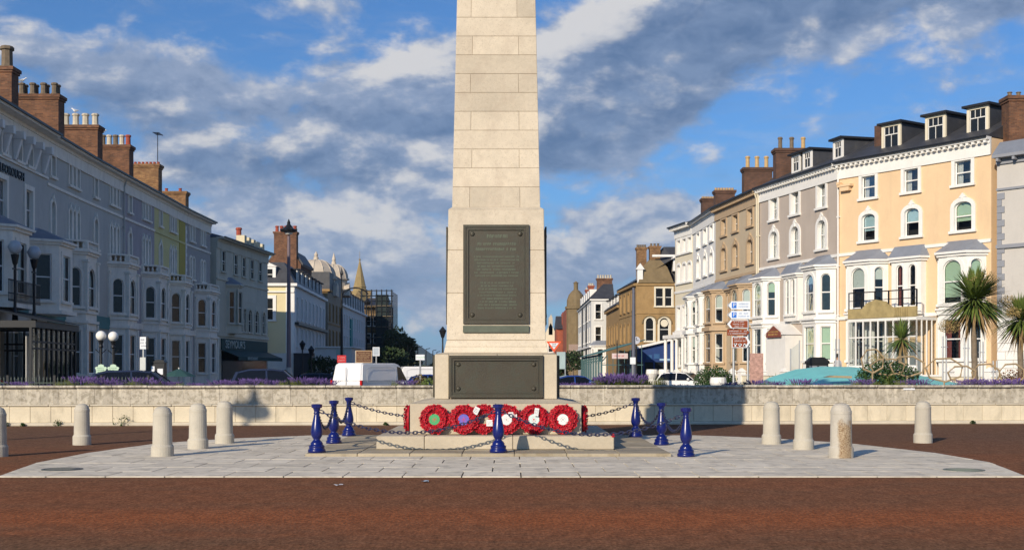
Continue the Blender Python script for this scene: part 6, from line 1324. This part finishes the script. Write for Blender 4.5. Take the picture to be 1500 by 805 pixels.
# ticket kiosk
t = thing('parking_machine', 'dark pay machine with bright green screen beside the bus stop', 'machine', (PX(232, 52), 52, 0)); q = MB(); q.box(-.3, .3, -.2, .2, 0, 2.0); q.prismy([(-.34, 2.0), (-.26, 2.12), (.26, 2.12), (.34, 2.0)], -.24, .24); part('cabinet', q, IRON, t)
q = MB(); q.box(-.24, -.1, -.215, -.201, 1.25, 1.55); part('screen', q, mat('green_display', (.05, .75, .25), .4), t); q = MB(); q.box(-.24, -.1, -.215, -.201, 1.6, 1.85); q.box(.02, .25, -.215, -.201, 1.5, 1.75); part('notice', q, SIGNW, t)
# parasols
for px, Y, lab in ((262, 60, 'closed low teal parasol in front of the left terrace'),):
    t = thing('parasol', lab, 'parasol', (PX(px, Y), Y, 0)); q = MB(); q.lathe([(.85, 1.38), (.5, 1.58), (0, 1.76)], 8); part('canopy', q, mat('dull_teal_cloth', (.03, .085, .085), .8, .1, 3), t); q = MB(); q.tube([(0, 0, 0), (0, 0, 1.82)], .03, 6); part('pole', q, WHITE, t)
# railings at the left and a red ball finial
t = thing('iron_railing', 'black iron railings in front of the glazed porch at the far left', 'railing', (-20.0, 44.6, 0)); q = MB()
for i in range(54): x = i * .13; q.box(x - .012, x + .012, -.012, .012, .2, 1.35); q.frus((x - .02, x + .02, -.02, .02), 1.35, (x - .002, x + .002, -.002, .002), 1.45)
q.box(0, 7, -.02, .02, 1.2, 1.24); q.box(0, 7, -.02, .02, .25, .29); o = part('bars', q, mat('grey_green_rail', (.05, .07, .06), .6), t); 
for k in range(5): q = MB(); q.box(k * 1.7 - .04, k * 1.7 + .04, -.04, .04, 0, 1.5); part('post', q, IRON, t)

# ------------------------------------------------------------------ street lamps
def lamp(px, Y, top, lab, m=POSTP, lantern='ring', base=.22, r=.09):
    H_ = PZ(top, Y); t = thing('street_lamp', lab, 'street lamp', (PX(px, Y), Y, 0)); q = MB(); q.lathe([(base * 1.3, 0), (base * 1.3, .25), (base, .4), (base * .9, 1.3), (r * 1.4, 1.6), (r * 1.15, 2.4), (r, H_ * .6), (r * .75, H_ - 1.2), (0, H_ - 1.2)], 12); part('post', q, m, t)
    q = MB(); q.lathe([(.05, H_ - 1.2), (.06, H_ - .8), (0, H_ - .8)], 8)
    if lantern == 'ring':
        part('spigot', q, IRON, t); q = MB(); q.lathe([(.15, H_ - .95), (.55, H_ - .9), (.60, H_ - .78), (.32, H_ - .66), (.16, H_ - .45), (.10, H_ - .35), (.12, H_ - .28), (0, H_)], 12)
        for k in range(6): a = 2 * pi * k / 6; q.tube([(cos(a) * .5, sin(a) * .5, H_ - .9), (cos(a) * .52, sin(a) * .52, H_ - .66)], .06, 5)
        part('lantern', q, IRON, t); q = MB(); q.lathe([(0, H_ - 1.12), (.2, H_ - 1.08), (.3, H_ - .96), (.0, H_ - .95)], 10); part('glass_bowl', q, GLOBE, t)
    elif lantern == 'box':
        q.lathe([(.10, H_ - .8), (.24, H_ - .35), (.27, H_ - .3), (.12, H_ - .12), (.03, H_), (0, H_)], 6); part('lantern', q, IRON, t)
    elif lantern == 'hook':
        q.tube([(0, 0, H_ - .9), (0, 0, H_ + .2)], .05, 6); q.tube([(1.1 - 1.1 * cos(a), 0, H_ - 1.5 + .75 * sin(a)) for a in [pi * j / 10 for j in range(10)]], .06, 6); q.tube([(.25, 0, H_ - 1.2), (.6, 0, H_ - .9), (.85, 0, H_ - 1.2)], .03, 5); q.lathe([(.03, H_ + .2), (.13, H_ + .4), (.05, H_ + .7), (0, H_ + 1.0)], 6); q.lathe([(.05, H_ - 1.6), (.28, H_ - 1.9), (.2, H_ - 2.1), (0, H_ - 2.15)], 8, 2.1, 0); part('scroll_arm', q, IRON, t)
    return t
t = lamp(423, 84, 320, 'tall purple-grey street lamp with a ringed lantern in front of the pale yellow building', base=.26, r=.13)
q = MB(); q.lathe([(.42, 0), (.42, .3), (.33, .45), (.30, 1.3), (.22, 1.7), (.20, 1.9), (0, 1.9)], 12); part('pale_plinth', q, mat('pale_plinth', (.45, .42, .38), .7), t)
lamp(500.5, 100, 408, 'dark street lamp with scrolled hook arm by the long pale terrace', IRON, 'hook', .2, .1)
lamp(648.5, 88, 478, 'dark lantern lamp half hidden by the left edge of the memorial', IRON, 'box', .16, .07)
lamp(456, 96, 506, 'short black lantern lamp in front of the pale yellow building', IRON, 'box', .12, .05)
lamp(443, 104, 498, 'second short black lantern lamp, left of the other short one', IRON, 'box', .12, .05)
lamp(581, 180, 500, 'thin pale street lamp among the dark trees', STEEL, 'box', .12, .06)
lamp(928, 86, 396, 'tall grey street lamp in front of the brown stone corner building', mat('slate_post', (.10, .11, .15), .5), None, .2, .12)
lamp(904, 110, 478, 'thin dark lamp post in front of the stone wing', IRON, None, .1, .05)
t = thing('street_clock', 'round pale clock face fixed on a short post by the grey lamp', 'clock', (PX(932, 88), 88, 0)); zc = PZ(498, 88); q = MB(); q.lathe([(0, 0), (.05, 0), (.05, zc - .3), (0, zc - .3)], 6); part('post', q, IRON, t); q = MB(); q.M = Matrix.Translation((0, 0, zc)) @ Matrix.Rotation(R(90), 4, 'X'); q.lathe([(0, -.06), (.27, -.06), (.27, .06), (0, .06)], 18); part('face', q, mat('clock_face', (.50, .52, .60), .4), t); q = MB(); q.M = Matrix.Translation((0, 0, zc)); q.box(-.015, .015, -.09, -.07, 0, .2); q.box(0, .14, -.09, -.07, -.015, .015); part('hand', q, IRON, t)
# the promenade lamp that stands left of the picture and throws its shadow across the tarmac
q = lamp(750 - 18.7 / 17.8 * F, 17.8, 543 - 8.6 * F / 17.8, 'promenade street lamp standing left of the view whose shadow crosses the tarmac', POSTP, 'ring', .2, .10)
for k, (px, Y, tz) in enumerate(((612, 260, 508), (624, 300, 511), (634, 340, 513), (640, 380, 515))):
    q = MB(); q.tube([(0, 0, 0), (0, 0, PZ(tz, Y))], .12, 5); q.tube([(0, 0, PZ(tz, Y)), (1.0, 0, PZ(tz, Y) + .2)], .08, 4); tag(part('distant_lamp_post', q, IRON, None, (PX(px, Y), Y, 0)), ('nearest', 'second', 'third', 'farthest')[k] + ' of the four thin lamp posts against the sky beside the blue hill', 'lamp post', 'distant lamp posts')

# ------------------------------------------------------------------ vehicles
CGL = mat('car_glass', (.006, .007, .010), .12, .1, 1, 0, 5, .3)
def loft(mb, secs):                       # secs: list of closed rings with equal counts
    n = len(secs[0]); pts = [p for s_ in secs for p in s_]
    fs = [(j * n + k, j * n + (k + 1) % n, (j + 1) * n + (k + 1) % n, (j + 1) * n + k) for j in range(len(secs) - 1) for k in range(n)] + [tuple(range(n)), tuple(range((len(secs) - 1) * n, len(secs) * n))]
    mb.addf(pts, fs)
def vehicle(name, lab, cat, X, Y, rz, paint, kind='car', L=4.2, W=1.78, H_=1.5):
    """x runs from the rear (0) to the front (L)"""
    t = thing(name, lab, cat, (X, Y, 0), rz); van = kind == 'van'
    if van: low = [(0, .35), (.0, .9), (.03, 1.15), (L * .78, 1.15), (L * .97, .98), (L, .7), (L, .35)]; gh0 = [(.03, 1.15), (.16, H_ - .10), (.26, H_), (L * .60, H_), (L * .68, H_ - .08), (L * .80, 1.15)]
    else: low = [(0, .35), (-.02, .75), (.05, .92), (.6, .95), (L * .74, .95), (L * .95, .78), (L, .62), (L, .35)]; gh0 = [(.12, .93), (.42, H_ - .12), (.85, H_ - .01), (L * .45, H_), (L * .56, H_ - .06), (L * .78, .93)]
    b = MB(); ins = lambda P, z0, z1, full: None
    ring = lambda P, y, sx=0.: [(x + (sx if x < L / 2 else -sx), y, z) for x, z in P]
    loft(b, [ring(low, -W / 2 + .10, .08), ring(low, -W / 2 + .02, .02), ring(low, -W / 2), ring(low, W / 2), ring(low, W / 2 - .02, .02), ring(low, W / 2 - .10, .08)] if False else [ring(low, -W / 2 + .04, .05), ring(low, -W / 2, 0), ring(low, W / 2, 0), ring(low, W / 2 - .04, .05)])
    part('body', b, paint, t, bevel=.05, fix=True, smooth=False)
    # greenhouse, tapering inwards to the roof
    def gring(P, s, tp, off=0.):
        zs = [z for _, z in P]; zb, zt2 = min(zs), max(zs); return [(x, s * (W / 2 - .03 + off - tp * (z - zb) / (zt2 - zb)), z) for x, z in P]
    tp = .10 if van else .20; b = MB(); loft(b, [gring(gh0, -1, tp), gring(gh0, 1, tp)]); part('cabin', b, paint if van else CGL, t, bevel=.06 if van else .03, fix=True, smooth=False)
    f = lambda x: x
    if van:
        q = MB(); wz = [(L * .62, 1.2), (L * .62, H_ - .16), (L * .68, H_ - .2), (L * .775, 1.2)]
        for s in (-1, 1): q = MB(); q.face([(x, s * (W / 2 - .02 - tp * (z - 1.15) / (H_ - 1.15)), z) for x, z in wz]); part('side_window', q, PANED, t)
        q = MB(); a, c = gh0[4], gh0[5]; q.face([(a[0] + .015, -W / 2 + .2, a[1] - .02), (a[0] + .015, W / 2 - .2, a[1] - .02), (c[0] + .01, W / 2 - .12, c[1] + .05), (c[0] + .01, -W / 2 + .12, c[1] + .05)]); part('windscreen', q, PANED, t)
        for s in (-1, 1):
            q = MB(); P = [(L * .10, .55), (L * .10, H_ - .3), (L * .16, H_ - .2), (L * .52, H_ - .2), (L * .58, H_ - .3), (L * .58, .55)]
            q.tube([(x, s * (W / 2 + .004 - (tp * max(0, z - 1.15) / (H_ - 1.15))), z) for x, z in P], .008, 4, True); part('panel_groove', q, mat('groove', (.35, .36, .38), .6), t)
            q = MB(); q.box(-.02, .07, s * (W / 2 - .06) - .055, s * (W / 2 - .06) + .068 if s > 0 else s * (W / 2 - .06) + .055, .80, 1.22) if s > 0 else q.box(-.02, .07, -W / 2 - .008, -W / 2 + .10, .80, 1.22); part('tail_lamp', q, LAMPR, t)
        q = MB(); q.box(-.02, .01, -.012, .012, .5, H_ - .2); part('door_gap', q, mat('groove', (.35, .36, .38), .6), t, rot=(0, .0, 0)); q = MB(); q.box(-.05, -.0, -.28, -.05, .86, .90); part('handle', q, IRON, t); q = MB(); q.box(.28, .36, -.14, .14, H_ - .10, H_ - .05); part('brake_lamp', q, LAMPR, t)
    else:
        q = MB(); R_ = [gh0[2], gh0[3], gh0[4]]; r1 = (gh0[1][0] + .04, gh0[1][1] + .012); P = [r1] + R_; q.addf([(x, s * (W / 2 - .02 - tp * (z - .93) / (H_ - .93)), z + .012) for x, z in P for s in (-1, 1)], [(2 * i, 2 * i + 1, 2 * i + 3, 2 * i + 2) for i in range(3)]); part('roof', q, paint, t)
        for s in (-1, 1):
            q = MB(); sw = lambda x, z: (x, s * (W / 2 - .022 - tp * (z - .93) / (H_ - .93)) + s * .008, z)
            for (x0, x1, d) in ((gh0[4][0], gh0[5][0], .045), (L * .40, L * .41, .05), (gh0[1][0], gh0[0][0], .09)):
                zt2 = H_ - .04 if x0 != gh0[1][0] else gh0[1][1]; q.face([sw(x0 - d, zt2), sw(x0 + d * .4, zt2), sw(x1 + d * .4, .94), sw(x1 - d, .94)])
            q.addf([sw(gh0[1][0], gh0[1][1]), sw(gh0[2][0], H_ - .01), sw(L * .45, H_), sw(gh0[4][0], H_ - .06), sw(gh0[4][0], H_ - .11), sw(L * .45, H_ - .06), sw(gh0[2][0], H_ - .08), sw(gh0[1][0], gh0[1][1] - .06)], [(0, 1, 6, 7), (1, 2, 5, 6), (2, 3, 4, 5)]); part('pillar_trim', q, paint, t)
            q = MB(); q.box(-.03, .12, s * (W / 2 - .16) - .12, s * (W / 2 - .16) + .12, .68, .86); part('tail_lamp', q, LAMPR, t)
    for s in (-1, 1):
        q = MB(); q.box(L - .16, L + .01, s * (W / 2 - .22) - .16, s * (W / 2 - .22) + .16, .58, .74); part('headlight', q, LAMPW, t)
        q = MB(); q.lathe([(0, -.09), (.09, -.08), (.11, 0), (.07, .08), (0, .09)], 8); part('wing_mirror', q, paint, t, (L * .66, s * (W / 2 + .09), 1.05), smooth=True)
        for x in (L * .18, L * .80):
            q = MB(); q.M = Matrix.Rotation(R(90), 4, 'X'); q.lathe([(.22, -.1), (.31, -.1), (.325, -.05), (.325, .05), (.31, .1), (.22, .1)], 16); w_ = part('wheel', q, TYRE, t, (x, s * (W / 2 - .10), .325)); q = MB(); q.M = Matrix.Rotation(R(90), 4, 'X'); q.lathe([(0, -.08), (.22, -.07), (.22, .07), (0, .08)], 10); part('rim', q, RIM, w_)
    q = MB(); q.box(L * .05, L * .95, -W / 2 + .12, W / 2 - .12, .18, .36); part('underbody', q, IRON, t)
    q = MB(); q.box(-.035, -.015, -.26, .26, .48, .6) if True else None; part('number_plate', q, mat('yellow_plate', (.7, .55, .05), .5), t)
    return t
Yv = 57.0; vehicle('parked_van', 'white panel van parked behind the promenade wall, seen from its rear corner', 'van', PX(507, Yv), Yv, R(90 - 32), CARW, 'van', 4.5, 1.85, 2.02)
vehicle('parked_car', 'white hatchback with dark windows parked behind the wall right of the memorial', 'car', PX(970, 93), 93.5, R(-37), CARW, L=4.3, W=1.8, H_=1.56)
vehicle('parked_car', 'dark navy car behind the lavender below the twin globe lamps', 'car', PX(135, 47), 46.5, R(8), CARN, L=4.3, H_=1.68)
vehicle('parked_car', 'dark blue car parked before the awned restaurant', 'car', PX(336, 50), 50, R(6), CARN, L=3.9, H_=1.74)
vehicle('parked_car', 'red car at the far left edge just above the wall', 'car', PX(-90, 45), 45, R(5), CARR, L=3.1, H_=1.52)
vehicle('parked_car', 'bright blue car just right of the memorial pedestal', 'car', PX(806, 66), 66, R(4), CARB, L=2.9 + .2, H_=1.42)
vehicle('parked_car', 'dark blue car with silver trim behind the lavender right of the bright blue one', 'car', PX(864, 70), 70, R(5), CARN, L=3.6, H_=1.38)
vehicle('parked_van', 'farther white van whose roof shows over the first white van', 'van', PX(584, 92), 92, R(14), CARW, 'van', 4.8, 1.9, 1.98)
vehicle('parked_car', 'dark blue car left of the tufts beside the memorial', 'car', PX(596, 74), 74, R(10), CARB, L=3.0, H_=1.45)
vehicle('parked_car', 'dark car in shade before the pale yellow building', 'car', PX(432, 88), 88, R(14), CARN, L=4.2, H_=1.5)
# low white wall building and dark arches under it by the side street
t = thing('white_shelter', 'long low white flat-roofed building behind the clipped trees', 'building', (PX(461, 120), 120, 0)); q = MB(); q.box(0, 3.6, 0, 8, 0, PZ(509, 120)); part('wall', q, WBLUE, t); q = MB(); q.box(-.1, 3.9, -.2, 8, PZ(509, 120), PZ(507, 120)); part('roof', q, WHITE, t); q = MB(); q.box(2.1, 2.9, -.05, 0, 3.2, 3.7) ; part('panel', q, mat('greenish_panel', (.4, .5, .45), .6), t)
# gulls
def gull(X, Y, z, rz, lab):
    t = thing('gull', lab, 'gull', (X, Y, z), rz, 'gulls on the chimney pots'); q = MB(); secs = []
    for x, r, zz in ((-.24, .02, .16), (-.12, .06, .15), (0, .085, .16), (.1, .075, .19), (.16, .045, .25), (.2, .045, .30), (.245, .03, .31), (.31, .008, .30)): secs.append([(x, r * cos(a) * .85, zz + r * sin(a)) for a in [k * pi / 4 for k in range(8)]])
    loft(q, secs); part('body', q, mat('gull_white', (.8, .8, .8), .7), t, smooth=True)
    for s in (-1, 1): q = MB(); q.addf([(.08, s * .08, .22), (-.1, s * .075, .20), (-.34, s * .02, .15), (-.05, s * .085, .12)], [(0, 1, 2, 3)]); part('wing', q, mat('gull_grey', (.35, .37, .4), .7), t)
    for s in (-1, 1): q = MB(); q.tube([(0, s * .03, .1), (0, s * .03, 0)], .008, 4); part('leg', q, POTY, t)
gull(-28.2, 70.7, PZ(138, 70.3) + .72, .3, 'gull on the left of the biggest chimney stack'); gull(-27.45, 77.2, PZ(183, 76.8) + .82, 2.8, 'gull on the pale pots of the second chimney stack'); gull(-27.9, 83.7, PZ(212, 83.3) + .77, .5, 'gull on the chimney stack with the red pot')

# ------------------------------------------------------------------ air: even haze that turns the far hill blue
q = MB(); q.box(-5000, 5000, -60, 5200, -1.2, 420); hz = part('haze', q, [], None); hz['kind'] = 'stuff'
hm = bpy.data.materials.new('haze'); hm.use_nodes = True; t_ = hm.node_tree; t_.nodes.remove(t_.nodes['Principled BSDF'])
pv = t_.nodes.new('ShaderNodeVolumePrincipled'); pv.inputs['Density'].default_value = .00007; pv.inputs['Color'].default_value = (.55, .75, 1.0, 1); pv.inputs['Anisotropy'].default_value = 0.0
t_.links.new(pv.outputs[0], t_.nodes['Material Output'].inputs['Volume']); hz.data.materials.append(hm)
